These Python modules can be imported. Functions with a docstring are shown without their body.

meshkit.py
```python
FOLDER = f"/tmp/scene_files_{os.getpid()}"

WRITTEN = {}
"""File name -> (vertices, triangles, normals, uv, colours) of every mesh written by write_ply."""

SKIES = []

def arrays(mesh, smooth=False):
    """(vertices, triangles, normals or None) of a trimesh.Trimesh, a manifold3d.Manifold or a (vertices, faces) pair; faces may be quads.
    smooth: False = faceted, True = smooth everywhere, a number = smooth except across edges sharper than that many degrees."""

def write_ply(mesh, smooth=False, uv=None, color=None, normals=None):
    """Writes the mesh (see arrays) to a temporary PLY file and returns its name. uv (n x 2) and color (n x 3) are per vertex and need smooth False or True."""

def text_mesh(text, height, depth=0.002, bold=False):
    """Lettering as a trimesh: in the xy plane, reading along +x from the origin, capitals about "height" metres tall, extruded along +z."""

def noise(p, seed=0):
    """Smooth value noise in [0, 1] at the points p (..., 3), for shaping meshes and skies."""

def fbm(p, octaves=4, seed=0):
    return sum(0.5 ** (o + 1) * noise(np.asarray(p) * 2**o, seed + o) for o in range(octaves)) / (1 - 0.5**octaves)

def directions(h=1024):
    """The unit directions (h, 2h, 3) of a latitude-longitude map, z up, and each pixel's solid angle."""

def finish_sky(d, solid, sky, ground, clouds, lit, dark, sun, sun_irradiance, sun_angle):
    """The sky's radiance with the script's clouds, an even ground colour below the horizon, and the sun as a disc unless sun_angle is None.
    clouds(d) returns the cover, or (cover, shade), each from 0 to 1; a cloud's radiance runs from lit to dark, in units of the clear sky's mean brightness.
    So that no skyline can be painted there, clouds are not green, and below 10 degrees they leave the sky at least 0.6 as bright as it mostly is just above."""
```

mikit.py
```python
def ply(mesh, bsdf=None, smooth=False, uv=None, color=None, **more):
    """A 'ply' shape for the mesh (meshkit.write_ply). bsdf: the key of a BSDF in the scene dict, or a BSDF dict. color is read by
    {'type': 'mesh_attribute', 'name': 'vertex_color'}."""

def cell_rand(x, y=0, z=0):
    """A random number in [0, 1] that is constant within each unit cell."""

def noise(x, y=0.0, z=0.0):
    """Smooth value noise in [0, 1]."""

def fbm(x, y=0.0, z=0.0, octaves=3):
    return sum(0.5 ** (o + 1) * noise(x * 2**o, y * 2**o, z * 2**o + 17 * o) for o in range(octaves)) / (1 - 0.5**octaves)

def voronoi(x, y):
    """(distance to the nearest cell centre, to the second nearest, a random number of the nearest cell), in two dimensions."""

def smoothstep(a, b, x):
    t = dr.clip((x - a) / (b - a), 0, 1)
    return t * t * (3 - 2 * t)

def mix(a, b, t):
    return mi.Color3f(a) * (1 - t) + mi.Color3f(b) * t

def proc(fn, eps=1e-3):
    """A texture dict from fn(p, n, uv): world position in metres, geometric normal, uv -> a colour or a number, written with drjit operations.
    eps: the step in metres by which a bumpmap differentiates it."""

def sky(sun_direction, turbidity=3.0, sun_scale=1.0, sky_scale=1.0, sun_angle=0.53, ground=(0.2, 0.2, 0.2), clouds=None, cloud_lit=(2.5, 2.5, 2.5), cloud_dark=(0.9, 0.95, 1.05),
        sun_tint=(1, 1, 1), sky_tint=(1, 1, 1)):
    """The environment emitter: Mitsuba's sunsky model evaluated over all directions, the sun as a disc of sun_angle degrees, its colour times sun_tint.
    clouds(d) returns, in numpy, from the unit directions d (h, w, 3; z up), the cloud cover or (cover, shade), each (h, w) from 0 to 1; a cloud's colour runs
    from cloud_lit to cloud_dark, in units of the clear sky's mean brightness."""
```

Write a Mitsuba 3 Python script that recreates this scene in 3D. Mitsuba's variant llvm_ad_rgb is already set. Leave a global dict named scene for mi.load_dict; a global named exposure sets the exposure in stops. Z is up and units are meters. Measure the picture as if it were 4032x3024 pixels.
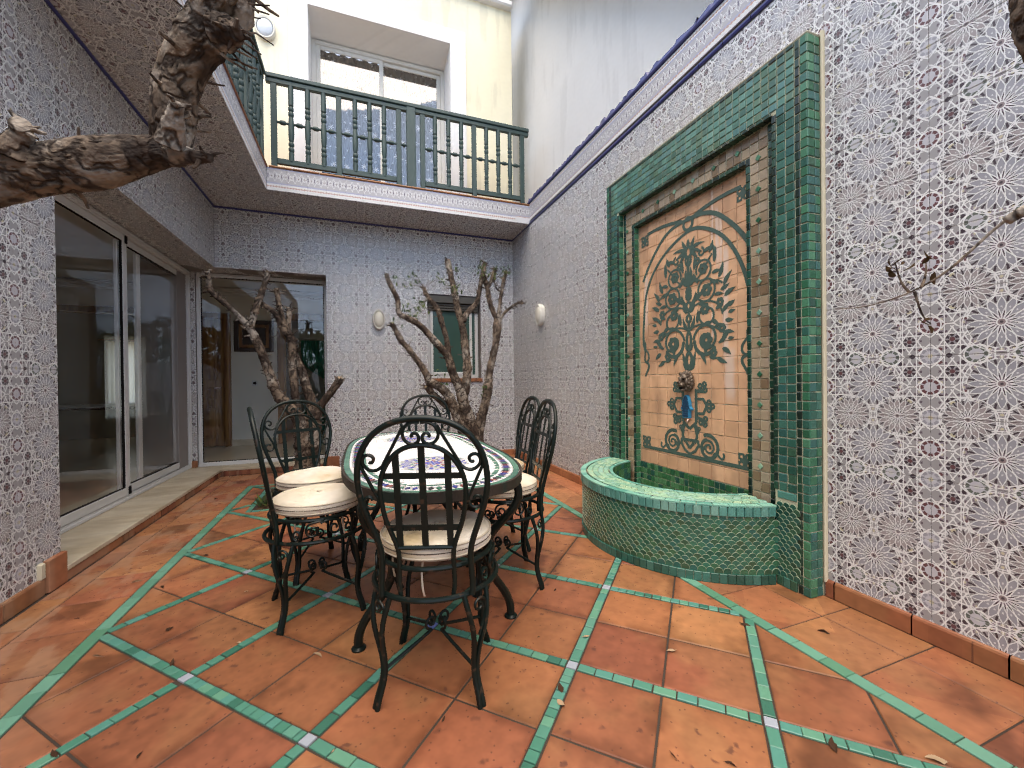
import math, random
import numpy as np
import trimesh
import drjit as dr
import mitsuba as mi
import mikit, meshkit
from mikit import proc, noise, fbm, voronoi, cell_rand, smoothstep, mix
from shapely.geometry import Polygon, LineString, Point, box as sbox
from shapely.ops import unary_union
from shapely import affinity
from manifold3d import Manifold

scene, labels = {}, {}
T = mi.ScalarTransform4f
rng = np.random.default_rng(7)
R_ = random.Random(11)

# ------------------------------------------------------------------ camera, sky, exposure
YAW, PITCH, ROLL, EYE = 0.3570, -0.0059, -0.0115, np.array([0.0, 0.0, 1.1])
fwd = np.array([math.sin(YAW) * math.cos(PITCH), math.cos(YAW) * math.cos(PITCH), math.sin(PITCH)])
rgt = np.cross(fwd, [0, 0, 1.0]); rgt /= np.linalg.norm(rgt)
upv = np.cross(rgt, fwd)
rgt, upv = rgt * math.cos(ROLL) + upv * math.sin(ROLL), -rgt * math.sin(ROLL) + upv * math.cos(ROLL)
cam_m = np.eye(4); cam_m[:3, 0], cam_m[:3, 1], cam_m[:3, 2], cam_m[:3, 3] = -rgt, upv, fwd, EYE
scene['camera'] = {'type': 'perspective', 'fov': 102.19, 'fov_axis': 'x', 'near_clip': 0.02, 'far_clip': 2000.0, 'to_world': T(cam_m)}


def cloud_cover(d):
    n = meshkit.noise(d * 3.0, 3) * 0.6 + meshkit.noise(d * 7.0, 5) * 0.4
    return np.clip(0.30 + 1.1 * (n - 0.5), 0.05, 0.9), np.clip(0.2 + 0.6 * (n - 0.5), 0, 1)


scene['sky'] = mikit.sky((-0.12, -0.32, 0.94), turbidity=3, sun_scale=0.30, sun_angle=80, sky_scale=0.8, clouds=cloud_cover,
                         cloud_lit=(1.9, 1.9, 1.9), cloud_dark=(1.3, 1.33, 1.4), sky_tint=(1.08, 1.0, 0.93), sun_tint=(1.03, 1.0, 0.95))
exposure = 3.95

# ------------------------------------------------------------------ dimensions of the courtyard (metres)
XR, YB, XL = 2.214, 5.84, -1.58            # right wall, back wall, left wall faces
ZS, ZL = 3.226, 2.50                       # balcony soffit, lintel underside
XG, YG = -0.907, 5.165                     # balcony edges (left balcony, back balcony)
XD, YW = -1.95, 6.16                       # planes of the sliding doors and of the picture window
TU, TV = 0.4055, 0.2545                    # wall tile

# ------------------------------------------------------------------ helpers
used = {}


def numbered(key):
    n = used.get(key, 0)
    used[key] = n + 1
    return key if n == 0 else f'{key}_{n:03d}'


def label(key, text=None, cat=None, group=None, kind=None):
    d = labels.setdefault(key, {})
    if text: d['label'] = text
    if cat: d['category'] = cat
    if group: d['group'] = group
    if kind: d['kind'] = kind
    return key


def thing(name, text, cat, group=None):
    return label(numbered(name), text, cat, group)


def put(key, shape, m=None, num=True):
    key = numbered(key) if num else key
    scene[key] = shape if m is None else {**shape, 'to_world': T(m)}
    return key


def part(parent, name, mesh, mat, smooth=False, m=None, **kw):
    return put(f'{parent}__{name}', mikit.ply(mesh, mat, smooth=smooth, **kw), m)


def cat(*meshes):
    ms = []
    for q in meshes:
        ms.extend(q if isinstance(q, (list, tuple)) and not isinstance(q[0], np.ndarray) else [q])
    vs, fs, n = [], [], 0
    for v, f in ms:
        v = np.asarray(v, float); f = np.asarray(f, int)
        if f.shape[1] == 4: f = np.vstack([f[:, [0, 1, 2]], f[:, [0, 2, 3]]])
        vs.append(v); fs.append(f + n); n += len(v)
    return np.vstack(vs), np.vstack(fs)


def box(x0, x1, y0, y1, z0, z1):
    x0, x1 = min(x0, x1), max(x0, x1); y0, y1 = min(y0, y1), max(y0, y1); z0, z1 = min(z0, z1), max(z0, z1)
    v = np.array([[x, y, z] for z in (z0, z1) for x, y in ((x0, y0), (x1, y0), (x1, y1), (x0, y1))], float)
    f = np.array([[0, 3, 2, 1], [4, 5, 6, 7], [0, 1, 5, 4], [1, 2, 6, 5], [2, 3, 7, 6], [3, 0, 4, 7]])
    return v, f


def cbox(x0, x1, y0, y1, z0, z1, b=0.006):
    """box with all edges chamfered (hull)"""
    x0, x1 = min(x0, x1), max(x0, x1); y0, y1 = min(y0, y1), max(y0, y1); z0, z1 = min(z0, z1), max(z0, z1)
    b = min(b, 0.45 * min(x1 - x0, y1 - y0, z1 - z0))
    pts = []
    for x, sx in ((x0, 1), (x1, -1)):
        for y, sy in ((y0, 1), (y1, -1)):
            for z, sz in ((z0, 1), (z1, -1)):
                pts += [[x + sx * b, y + sy * b, z], [x + sx * b, y, z + sz * b], [x, y + sy * b, z + sz * b]]
    mm = Manifold.hull_points(np.array(pts, float)).to_mesh()
    return np.array(mm.vert_properties[:, :3], float), np.array(mm.tri_verts, int)


def prism(poly, t, bev=0.0):
    """convex polygon (n,2), front face at z=t, back at 0, chamfer bev on the front edge"""
    p = np.asarray(poly, float); n = len(p)
    a = 0.5 * np.sum(p[:, 0] * np.roll(p[:, 1], -1) - np.roll(p[:, 0], -1) * p[:, 1])
    if a < 0: p = p[::-1]
    i = np.arange(n); j = (i + 1) % n
    rings = [np.c_[p, np.zeros(n)]]
    if bev > 0:
        e = np.roll(p, -1, 0) - p; L = np.linalg.norm(e, axis=1, keepdims=True) + 1e-9
        nrm = np.c_[-e[:, 1], e[:, 0]] / L
        bis = nrm + np.roll(nrm, 1, 0)
        q = p + bev * bis / np.maximum((bis * nrm).sum(1, keepdims=True), 0.35)
        rings += [np.c_[p, np.full(n, t - bev)], np.c_[q, np.full(n, t)]]
    else:
        rings += [np.c_[p, np.full(n, t)]]
    v = np.vstack(rings); f = []
    for k in range(len(rings) - 1):
        A, B = k * n, (k + 1) * n
        f += [np.c_[A + i, A + j, B + j], np.c_[A + i, B + j, B + i]]
    top = (len(rings) - 1) * n
    f.append(np.array([[top, top + k, top + k + 1] for k in range(1, n - 1)]))
    return v, np.vstack(f)


def rect(w, h):
    return [(-w / 2, -h / 2), (w / 2, -h / 2), (w / 2, h / 2), (-w / 2, h / 2)]


def frame_m(o, u, v, n):
    m = np.eye(4); m[:3, 0], m[:3, 1], m[:3, 2], m[:3, 3] = u, v, n, o
    return m


def rot(axis, ang):
    a = np.asarray(axis, float); a /= np.linalg.norm(a)
    m = np.eye(4); K = np.array([[0, -a[2], a[1]], [a[2], 0, -a[0]], [-a[1], a[0], 0]])
    m[:3, :3] = np.eye(3) + math.sin(ang) * K + (1 - math.cos(ang)) * K @ K
    return m


def move(x, y, z):
    m = np.eye(4); m[:3, 3] = x, y, z
    return m


def xf(mesh, m):
    v, f = mesh
    f = np.asarray(f)
    if np.linalg.det(m[:3, :3]) < 0: f = f[:, ::-1]
    return np.asarray(v) @ m[:3, :3].T + m[:3, 3], f


def spline(pts, n):
    from scipy.interpolate import CubicSpline
    p = np.asarray(pts, float)
    s = np.r_[0, np.cumsum(np.linalg.norm(np.diff(p[:, :3], axis=0), axis=1) + 1e-9)]
    return CubicSpline(s, p)(np.linspace(0, s[-1], n))


def tube(path, r, sides=8, cap=True):
    p = np.asarray(path, float)
    r = np.broadcast_to(np.asarray(r, float), (len(p),))
    t = np.gradient(p, axis=0); t /= np.linalg.norm(t, axis=1, keepdims=True) + 1e-12
    a = np.cross(t[0], [0, 0, 1.0] if abs(t[0][2]) < 0.9 else [1.0, 0, 0]); a /= np.linalg.norm(a)
    ang = np.arange(sides) * 2 * np.pi / sides
    rows = []
    for k in range(len(p)):
        a = a - t[k] * (a @ t[k]); a /= np.linalg.norm(a) + 1e-12
        b = np.cross(t[k], a)
        rows.append(p[k] + r[k] * (np.cos(ang)[:, None] * a + np.sin(ang)[:, None] * b))
    v = np.vstack(rows); f = []
    i = np.arange(sides); j = (i + 1) % sides
    for k in range(len(p) - 1):
        A, B = k * sides, (k + 1) * sides
        f += [np.c_[A + i, A + j, B + j], np.c_[A + i, B + j, B + i]]
    if cap:
        for A, s in ((0, -1), ((len(p) - 1) * sides, 1)):
            c = np.array([[A, A + k, A + k + 1] for k in range(1, sides - 1)])
            f.append(c if s > 0 else c[:, ::-1])
    return v, np.vstack(f)


def ribbon(path, nrm, w, t):
    """flat bar of width w (across) and thickness t (along nrm) following path"""
    p = np.asarray(path, float); nrm = np.broadcast_to(np.asarray(nrm, float), p.shape)
    d = np.gradient(p, axis=0); d /= np.linalg.norm(d, axis=1, keepdims=True)
    s = np.cross(d, nrm); s /= np.linalg.norm(s, axis=1, keepdims=True)
    nn = np.cross(s, d)
    v = np.stack([p - s * w / 2 - nn * t / 2, p + s * w / 2 - nn * t / 2, p + s * w / 2 + nn * t / 2, p - s * w / 2 + nn * t / 2], 1).reshape(-1, 3)
    f = []
    for k in range(len(p) - 1):
        A, B = 4 * k, 4 * k + 4
        for i in range(4):
            j = (i + 1) % 4
            f.append([A + i, B + i, B + j, A + j])
    f += [[0, 1, 2, 3], [4 * len(p) - 1, 4 * len(p) - 2, 4 * len(p) - 3, 4 * len(p) - 4]]
    return v, np.array(f)


def lathe(profile, sides=24, ang0=0.0):
    """profile rows (r, z), closed ends when r = 0"""
    pr = np.asarray(profile, float)
    ang = ang0 + np.arange(sides) * 2 * np.pi / sides
    v = np.concatenate([np.c_[r * np.cos(ang), r * np.sin(ang), np.full(sides, z)] for r, z in pr])
    i = np.arange(sides); j = (i + 1) % sides
    f = []
    for k in range(len(pr) - 1):
        A, B = k * sides, (k + 1) * sides
        f += [np.c_[A + i, A + j, B + j], np.c_[A + i, B + j, B + i]]
    return v, np.vstack(f)


def extrude(poly, t, bev=0):
    """shapely polygon (with holes) -> list of meshes, front at z=t"""
    out = []
    for g in getattr(poly, 'geoms', [poly]):
        if g.is_empty or g.area < 1e-7: continue
        m = trimesh.creation.extrude_polygon(g, t, engine='earcut')
        out.append((np.array(m.vertices), np.array(m.faces)))
    return cat(out)


def rect_minus(r, holes):
    """list of rectangles covering r=(u0,u1,v0,v1) minus holes"""
    us = sorted({r[0], r[1], *[x for h in holes for x in h[:2] if r[0] < x < r[1]]})
    vs = sorted({r[2], r[3], *[x for h in holes for x in h[2:] if r[2] < x < r[3]]})
    out = []
    for a, b in zip(us, us[1:]):
        run = None
        for c, d in zip(vs, vs[1:]):
            mu, mv = (a + b) / 2, (c + d) / 2
            if any(h[0] < mu < h[1] and h[2] < mv < h[3] for h in holes):
                if run: out.append(run); run = None
            else:
                run = (a, b, run[2] if run else c, d)
        if run: out.append(run)
    return [q for q in out if q[1] - q[0] > 0.006 and q[3] - q[2] > 0.006]


def vc_ply(mesh, col, mat='mat_glaze', side=None, t=None):
    """one colour per vertex; side: another colour for vertices below the front face"""
    v, f = cat(mesh)
    v2 = v[f].reshape(-1, 3); f2 = np.arange(len(v2)).reshape(-1, 3)
    c = np.tile(np.asarray(col, float), (len(v2), 1))
    if side is not None:
        low = (v2[:, 2] < t - 1e-5).reshape(-1, 3).any(1)
        c[np.repeat(low, 3)] = side
    return mikit.ply((v2, f2), mat, smooth=False, color=c)


class Pieces:
    """collects alike small pieces of one part name; the nearest 300 become entries, the rest one mesh"""

    def __init__(self, parent, name, mat='mat_glaze'):
        self.parent, self.name, self.mat, self.items, self.cache = parent, name, mat, [], {}

    def add(self, mesh, m, col, side=None, t=None, tag=None):
        self.items.append((mesh, m, tuple(np.round(col, 4)), side, t, tag))

    def build(self, limit=300):
        self.items.sort(key=lambda q: np.linalg.norm(q[1][:3, 3] - EYE))
        for mesh, m, col, side, t, tag in self.items[:limit]:
            k = (tag, col) if tag is not None else None
            d = self.cache.get(k) if k else None
            if d is None:
                d = vc_ply(mesh, col, self.mat, side, t)
                if k: self.cache[k] = d
            put(f'{self.parent}__{self.name}', d, m)
        rest = self.items[limit:]
        if rest:
            vs, cs = [], []
            for mesh, m, col, side, t, tag in rest:
                v, f = cat(mesh)
                v2 = v[f].reshape(-1, 3)
                c = np.tile(np.asarray(col, float), (len(v2), 1))
                if side is not None:
                    low = (v2[:, 2] < t - 1e-5).reshape(-1, 3).any(1)
                    c[np.repeat(low, 3)] = side
                vs.append(v2 @ m[:3, :3].T + m[:3, 3]); cs.append(c)
            v = np.vstack(vs)
            k = put(f'{self.parent}__{self.name}_field', mikit.ply((v, np.arange(len(v)).reshape(-1, 3)), self.mat, smooth=False, color=np.vstack(cs)))
            label(k, kind='stuff')


def jig(m, deg=1.0, lift=0.0):
    """small tilt of a piece about its own axes"""
    return m @ move(0, 0, lift) @ rot((1, 0, 0), math.radians(R_.gauss(0, deg))) @ rot((0, 1, 0), math.radians(R_.gauss(0, deg)))
# ------------------------------------------------------------------ materials
def rough(col, alpha=0.15, spec=None):
    d = {'type': 'roughplastic', 'distribution': 'ggx', 'alpha': alpha, 'nonlinear': False,
         'diffuse_reflectance': {'type': 'rgb', 'value': list(col)} if not isinstance(col, dict) else col}
    return d


def diffuse(col):
    return {'type': 'twosided', 'bsdf': {'type': 'diffuse', 'reflectance': {'type': 'rgb', 'value': list(col)} if not isinstance(col, dict) else col}}


def principled(col, roughness=0.5, specular=0.4, **kw):
    return {'type': 'principled', 'base_color': {'type': 'rgb', 'value': list(col)} if not isinstance(col, dict) else col,
            'roughness': roughness, 'specular': specular, **kw}


def C(*v): return mi.Color3f(*v)


def sel(m, a, b): return dr.select(m, a, b)


def fold(x, period):
    """distance to the nearest multiple of the period"""
    q = x / period
    return dr.abs(q - dr.round(q)) * period


def zellige_print(u, v):
    """printed star pattern of the wall tiles; u, v in metres, repeats 0.4055 x 0.509, mirrored"""
    U, V = 0.4055, 0.509
    fu, fv = fold(u, U), fold(v, V)
    lw = 0.0022
    base = C(0.335, 0.328, 0.332)
    white = C(0.76, 0.76, 0.75)
    dark = C(0.055, 0.042, 0.052)
    red = C(0.13, 0.060, 0.065)
    yellow = C(0.55, 0.5, 0.34)
    lav = C(0.310, 0.311, 0.345)
    col = base
    line = mi.Float(1.0)                       # distance to the white strapwork

    def ang(du, dv): return dr.atan2(dv, du)

    # background lattice: boundaries between the figures (power distances)
    sites = [(0.2028, 0.1405, 0.094), (0.112, 0.0, 0.078), (0.068, 0.064, 0.055), (0.068, 0.1905, 0.055), (0.0, 0.0, 0.034),
             (0.0, 0.2545, 0.034), (0.136, 0.2545, 0.038), (0.0, 0.1272, 0.036), (0.2028, 0.004, 0.014), (0.2028, 0.240, 0.014), (0.135, 0.205, 0.018), (0.14, 0.068, 0.018), (0.1, 0.127, 0.02), (0.2028, 0.026, 0.016), (0.166, 0.014, 0.012), (0.172, 0.24, 0.012), (0.10, 0.195, 0.010), (0.035, 0.0636, 0.010), (0.035, 0.19, 0.010)]
    d1, d2 = mi.Float(9.0), mi.Float(9.0)
    for a, b, r in sites:
        d = dr.sqrt((fu - a) ** 2 + (fv - b) ** 2) - r
        d2 = dr.select(d < d1, d1, dr.minimum(d2, d))
        d1 = dr.minimum(d1, d)
    line = dr.minimum(line, (d2 - d1) * 0.5)
    line = dr.minimum(line, sel(fv > 0.02, dr.minimum(dr.abs(fu - 0.0445), dr.abs(fu - 0.0915)) * 1.25, mi.Float(1.0)))
    # small dark and red lozenges where three figures meet
    for a, b, cc, s in ((0.03, 0.092, dark, 1.0), (0.03, 0.162, dark, 1.0), (0.105, 0.113, red, 0.8), (0.105, 0.141, dark, 0.9), (0.1, 0.226, dark, 1.0), (0.03, 0.228, red, 0.9),
                        (0.03, 0.03, dark, 0.9), (0.165, 0.04, red, 0.9), (0.165, 0.236, dark, 1.1), (0.045, 0.127, red, 0.9), (0.178, 0.021, dark, 0.8), (0.09, 0.156, dark, 0.8), (0.09, 0.098, dark, 0.8), (0.125, 0.178, red, 0.8), (0.058, 0.252, dark, 0.9), (0.055, 0.004, dark, 0.9)):
        e = dr.abs(fu - a) * 1.0 + dr.abs(fv - b) * 1.3
        col = sel(e < 0.0125 * s, cc, col)
    for a, b in ((0.2028, 0.026), (0.2028, 0.240), (0.135, 0.205), (0.14, 0.068), (0.1, 0.127), (0.166, 0.014), (0.172, 0.24), (0.035, 0.108), (0.035, 0.146)):
        e = dr.sqrt((fu - a) ** 2 + (fv - b) ** 2)
        col = sel(e < 0.0048, yellow, sel((e > 0.0085) & (e < 0.0115), dark * 4.0, col))
    # hexagrams
    for a, b, cc in ((0.068, 0.064, yellow), (0.068, 0.1905, red)):
        du, dv = fu - a, fv - b
        rr = dr.sqrt(du * du + dv * dv)
        inside = rr < 0.055
        m = mi.Float(1.0)
        for k in range(3):
            t = math.pi * k / 3
            m = dr.minimum(m, dr.abs(dr.abs(du * math.sin(t) + dv * math.cos(t)) - 0.0235))
        line = sel(inside, dr.minimum(line, m), line)
        s6 = dr.abs(dr.sin(ang(du, dv) * 3.0))
        col = sel((rr < 0.022) & (s6 > 0.55) & (rr > 0.010), dark, col)
        col = sel(rr < 0.0085, cc, col)
        col = sel((rr > 0.034) & (rr < 0.042) & (s6 < 0.35), dark * 2.2, col)

    def rosette(a, b, n, R, c1, c2, ln):
        nonlocal col, line
        du, dv = fu - a, fv - b
        rr = dr.sqrt(du * du + dv * dv)
        t = rr / R
        f = dr.abs(fold(ang(du, dv) / (2 * math.pi), 1.0 / n)) * 2 * n          # 0 on a petal axis, 1 between petals
        w = dr.select(t < 0.68, dr.clip((t - 0.16) / 0.42, 0.0, 0.94), dr.clip((1.02 - t) / 0.34, 0.0, 0.94))
        dist = dr.abs(f - w) * rr * (math.pi / n)
        ins = rr < R
        line = sel(ins, dist * ln, line)
        halo = (t >= 1.0) & (t < 1.17)
        line = sel(halo, dr.minimum(line, dr.minimum(dr.abs(rr - 1.15 * R) * 1.2, f * rr * (math.pi / n) * 1.4)), line)
        petal = sel(f < w, mix(c1, c2, dr.clip((t - 0.35) * 2.2, 0, 1)), sel(t < 0.42, dark * 3.2, base * 0.92))
        col = sel(ins, petal, col)
        col = sel(ins & (dr.abs(t - 0.36) < 0.09) & (f > 0.62), dark, col)
        col = sel(ins & (dr.abs(t - 0.60) < 0.035) & (f < 0.22), C(0.62, 0.62, 0.62), col)
        col = sel((t > 0.80) & (t < 1.04) & (f > 0.80), dark, col)
        col = sel(rr < R * 0.16, C(0.27, 0.22, 0.22), col)
        col = sel(rr < R * 0.05, dark, col)
        line = sel(rr < R * 0.16, dr.abs(rr - R * 0.14), line)

    rosette(0.2028, 0.1405, 16, 0.092, C(0.345, 0.345, 0.365), lav, 1.5)
    rosette(0.112, 0.0, 16, 0.074, C(0.345, 0.335, 0.33), C(0.325, 0.285, 0.285), 1.8)
    for a, b, c1, c2 in ((0.0, 0.0, lav, yellow), (0.0, 0.2545, lav, yellow), (0.136, 0.2545, C(0.12, 0.14, 0.12), C(0.52, 0.52, 0.50)), (0.0, 0.1272, red, C(0.52, 0.50, 0.52))):
        du, dv = fu - a, fv - b
        rr = dr.sqrt(du * du + dv * dv)
        f = dr.abs(dr.cos(ang(du, dv) * 4.0))
        col = sel(rr < 0.033, sel((rr > 0.021) & (f > 0.35), c1, sel(rr < 0.008, c2, C(0.50, 0.50, 0.53))), col)
        line = dr.minimum(line, dr.abs(rr - 0.0345))
    k = 1 - smoothstep(lw * 0.72, lw * 1.35, line)
    return mix(col, white, k)


def wall_tile_color(p, n, uv):
    ax, ay = dr.abs(n.x) > 0.7, dr.abs(n.y) > 0.7
    u = sel(ax, sel(p.x > 0, p.y - 0.995, p.y - 1.55), p.x - 0.064)
    v = sel(ax, sel(p.x > 0, p.z - 1.4395, p.z - 0.94), sel(ay, p.z - 0.94, p.y - 5.20))
    c = zellige_print(u, v)
    # old wear: greyish bloom and faint runs
    g = fbm(p.y * 1.7 + p.x * 1.3, p.z * 1.1, 0.0)
    return c * (0.90 + 0.18 * g)


def border_color(p, n, uv):
    """printed border band: star chain between lavender lines and two rust chains; works along x or y"""
    s = sel(dr.abs(n.x) > 0.7, p.y, p.x)
    right = p.x > 2.0
    z = sel(right, (p.z - 3.275) / 0.222, (p.z - 3.232) / 0.245)
    lavd, rust, wht, gry = C(0.36, 0.37, 0.50), C(0.48, 0.30, 0.23), C(0.66, 0.66, 0.66), C(0.42, 0.41, 0.42)
    col = wht
    mid_lo, mid_hi = sel(right, 0.24, 0.34), sel(right, 0.78, 0.94)
    h = (z - mid_lo) / (mid_hi - mid_lo)
    q = fold(s, 0.066)
    rr = dr.sqrt(q * q + ((h - 0.5) * 0.13) ** 2)
    ln = dr.minimum(dr.abs(rr - 0.022), dr.minimum(dr.abs(q * 0.866 + (h - 0.5) * 0.065 - 0.004), dr.abs(q * 0.866 - (h - 0.5) * 0.065 - 0.004)))
    body = mix(gry, wht, 1 - smoothstep(0.0016, 0.0034, ln))
    body = sel(rr < 0.006, C(0.2, 0.12, 0.13), body)
    body = sel((q > 0.028) & (dr.abs(h - 0.5) < 0.12), C(0.17, 0.15, 0.19), body)
    col = sel((h > 0) & (h < 1), body, col)
    col = sel((dr.abs(h + 0.04) < 0.05) | (dr.abs(h - 1.04) < 0.05), lavd, col)
    for zc, on in ((0.17, True), (0.9, right)):
        dot = dr.sqrt(fold(s, 0.028) ** 2 + ((z - zc) * 0.22) ** 2)
        chain = (dr.abs(z - zc) < 0.014) | (dot < 0.0085)
        col = sel(chain & mi.Bool(on), rust, col)
    return col


def terracotta(base, seed):
    b = C(*base)

    def fn(p, n, uv):
        lo = fbm(p.x * 2.6 + seed, p.y * 2.6, p.z * 2.6, octaves=4)
        hi = fbm(p.x * 30 + seed * 3, p.y * 30, p.z * 30, octaves=3)
        X, Y = (p.x - 0.302) / 0.4615, (p.y - 1.884) / 0.4680
        s, t = (X - Y) * 0.5, (X + Y) * 0.5
        i, j = dr.floor(s * 2), dr.floor(t * 2)
        tint = cell_rand(i, j, 3)
        c = mix(b * C(0.82, 0.80, 0.84), b * C(1.10, 1.14, 1.10), tint)
        c = c * (0.86 + 0.28 * smoothstep(0.25, 0.75, lo))
        c = mix(c, C(0.255, 0.128, 0.056), 0.40 * smoothstep(0.50, 0.70, fbm(p.x * 4.1 + 9 * seed, p.y * 4.1 + 3, 1.0, octaves=4)))
        c = c * (0.80 + 0.40 * hi)
        # grime kept along the joints of each tile
        inside = (p.x > -1.06) & (p.x < 1.66) & (p.y < 5.13) & (dr.abs(n.z) > 0.5)
        d = dr.minimum(fold(s, 0.5), fold(t, 0.5)) * 0.657
        grime = (1 - smoothstep(0.004, 0.035 + 0.05 * fbm(p.x * 6, p.y * 6, 8.0), d)) * smoothstep(0.3, 0.6, fbm(p.x * 8, p.y * 8, 9.0))
        c = sel(inside, mix(c, c * C(0.55, 0.50, 0.48), 0.75 * grime), c)
        # old damp stains, drips and specks
        st = smoothstep(0.56, 0.74, fbm(p.x * 3.1 + 31, p.y * 3.1 + 7 + seed, 2.0, octaves=5))
        c = mix(c, c * C(0.42, 0.39, 0.38), 0.85 * st)
        d1, d2, r = voronoi(p.x * 13 + seed + 0.8 * hi, p.y * 13 + 0.8 * lo)
        spots = (1 - smoothstep(0.03, 0.08 + 0.14 * r, d1 + 0.10 * (hi - 0.5))) * dr.select(r > 0.70, 1.0, 0.0) * smoothstep(0.45, 0.62, fbm(p.x * 1.6 + 5, p.y * 1.6, 4.0))
        c = mix(c, C(0.07, 0.028, 0.02), 0.7 * spots)
        e1, e2, r2 = voronoi(p.x * 38 + 0.9 * lo, p.y * 38 + seed)
        c = mix(c, C(0.055, 0.025, 0.018), 0.65 * (1 - smoothstep(0.05, 0.17, e1)) * dr.select(r2 > 0.84, 1.0, 0.0))
        # a dusty wash along the door step
        ds = smoothstep(-0.75, -1.35, p.x) * smoothstep(0.44, 0.66, fbm(p.x * 12.0 + p.y * 3.0, p.y * 4.4 - p.x * 4.0, 6.0, octaves=5))
        c = mix(c, C(0.33, 0.21, 0.135), 0.40 * ds)
        return c
    return fn


TERRA = [(0.268, 0.106, 0.047), (0.250, 0.092, 0.043), (0.283, 0.122, 0.053), (0.218, 0.075, 0.039)]
for i, t in enumerate(TERRA):
    scene[f'mat_terracotta_{i}'] = principled(proc(terracotta(t, 3.7 * i)), 0.42, 0.4)
scene['mat_wall_tile'] = rough(proc(wall_tile_color), 0.07)
scene['mat_border'] = rough(proc(border_color), 0.08)
scene['mat_glaze'] = principled({'type': 'mesh_attribute', 'name': 'vertex_color'}, 0.28, 0.55)
scene['mat_matte'] = principled({'type': 'mesh_attribute', 'name': 'vertex_color'}, 0.55, 0.3)
scene['mat_navy'] = rough((0.030, 0.034, 0.150), 0.10)
scene['mat_grout'] = diffuse((0.22, 0.20, 0.19))
scene['mat_floor_grout'] = diffuse((0.055, 0.043, 0.035))
scene['mat_green_grout'] = diffuse((0.46, 0.46, 0.33))
scene['mat_pale_grout'] = diffuse((0.52, 0.48, 0.36))
scene['mat_soil'] = diffuse(proc(lambda p, n, uv: mix(C(0.045, 0.028, 0.018), C(0.12, 0.075, 0.045), fbm(p.x * 30, p.y * 30, p.z * 30, octaves=4))))


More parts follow.
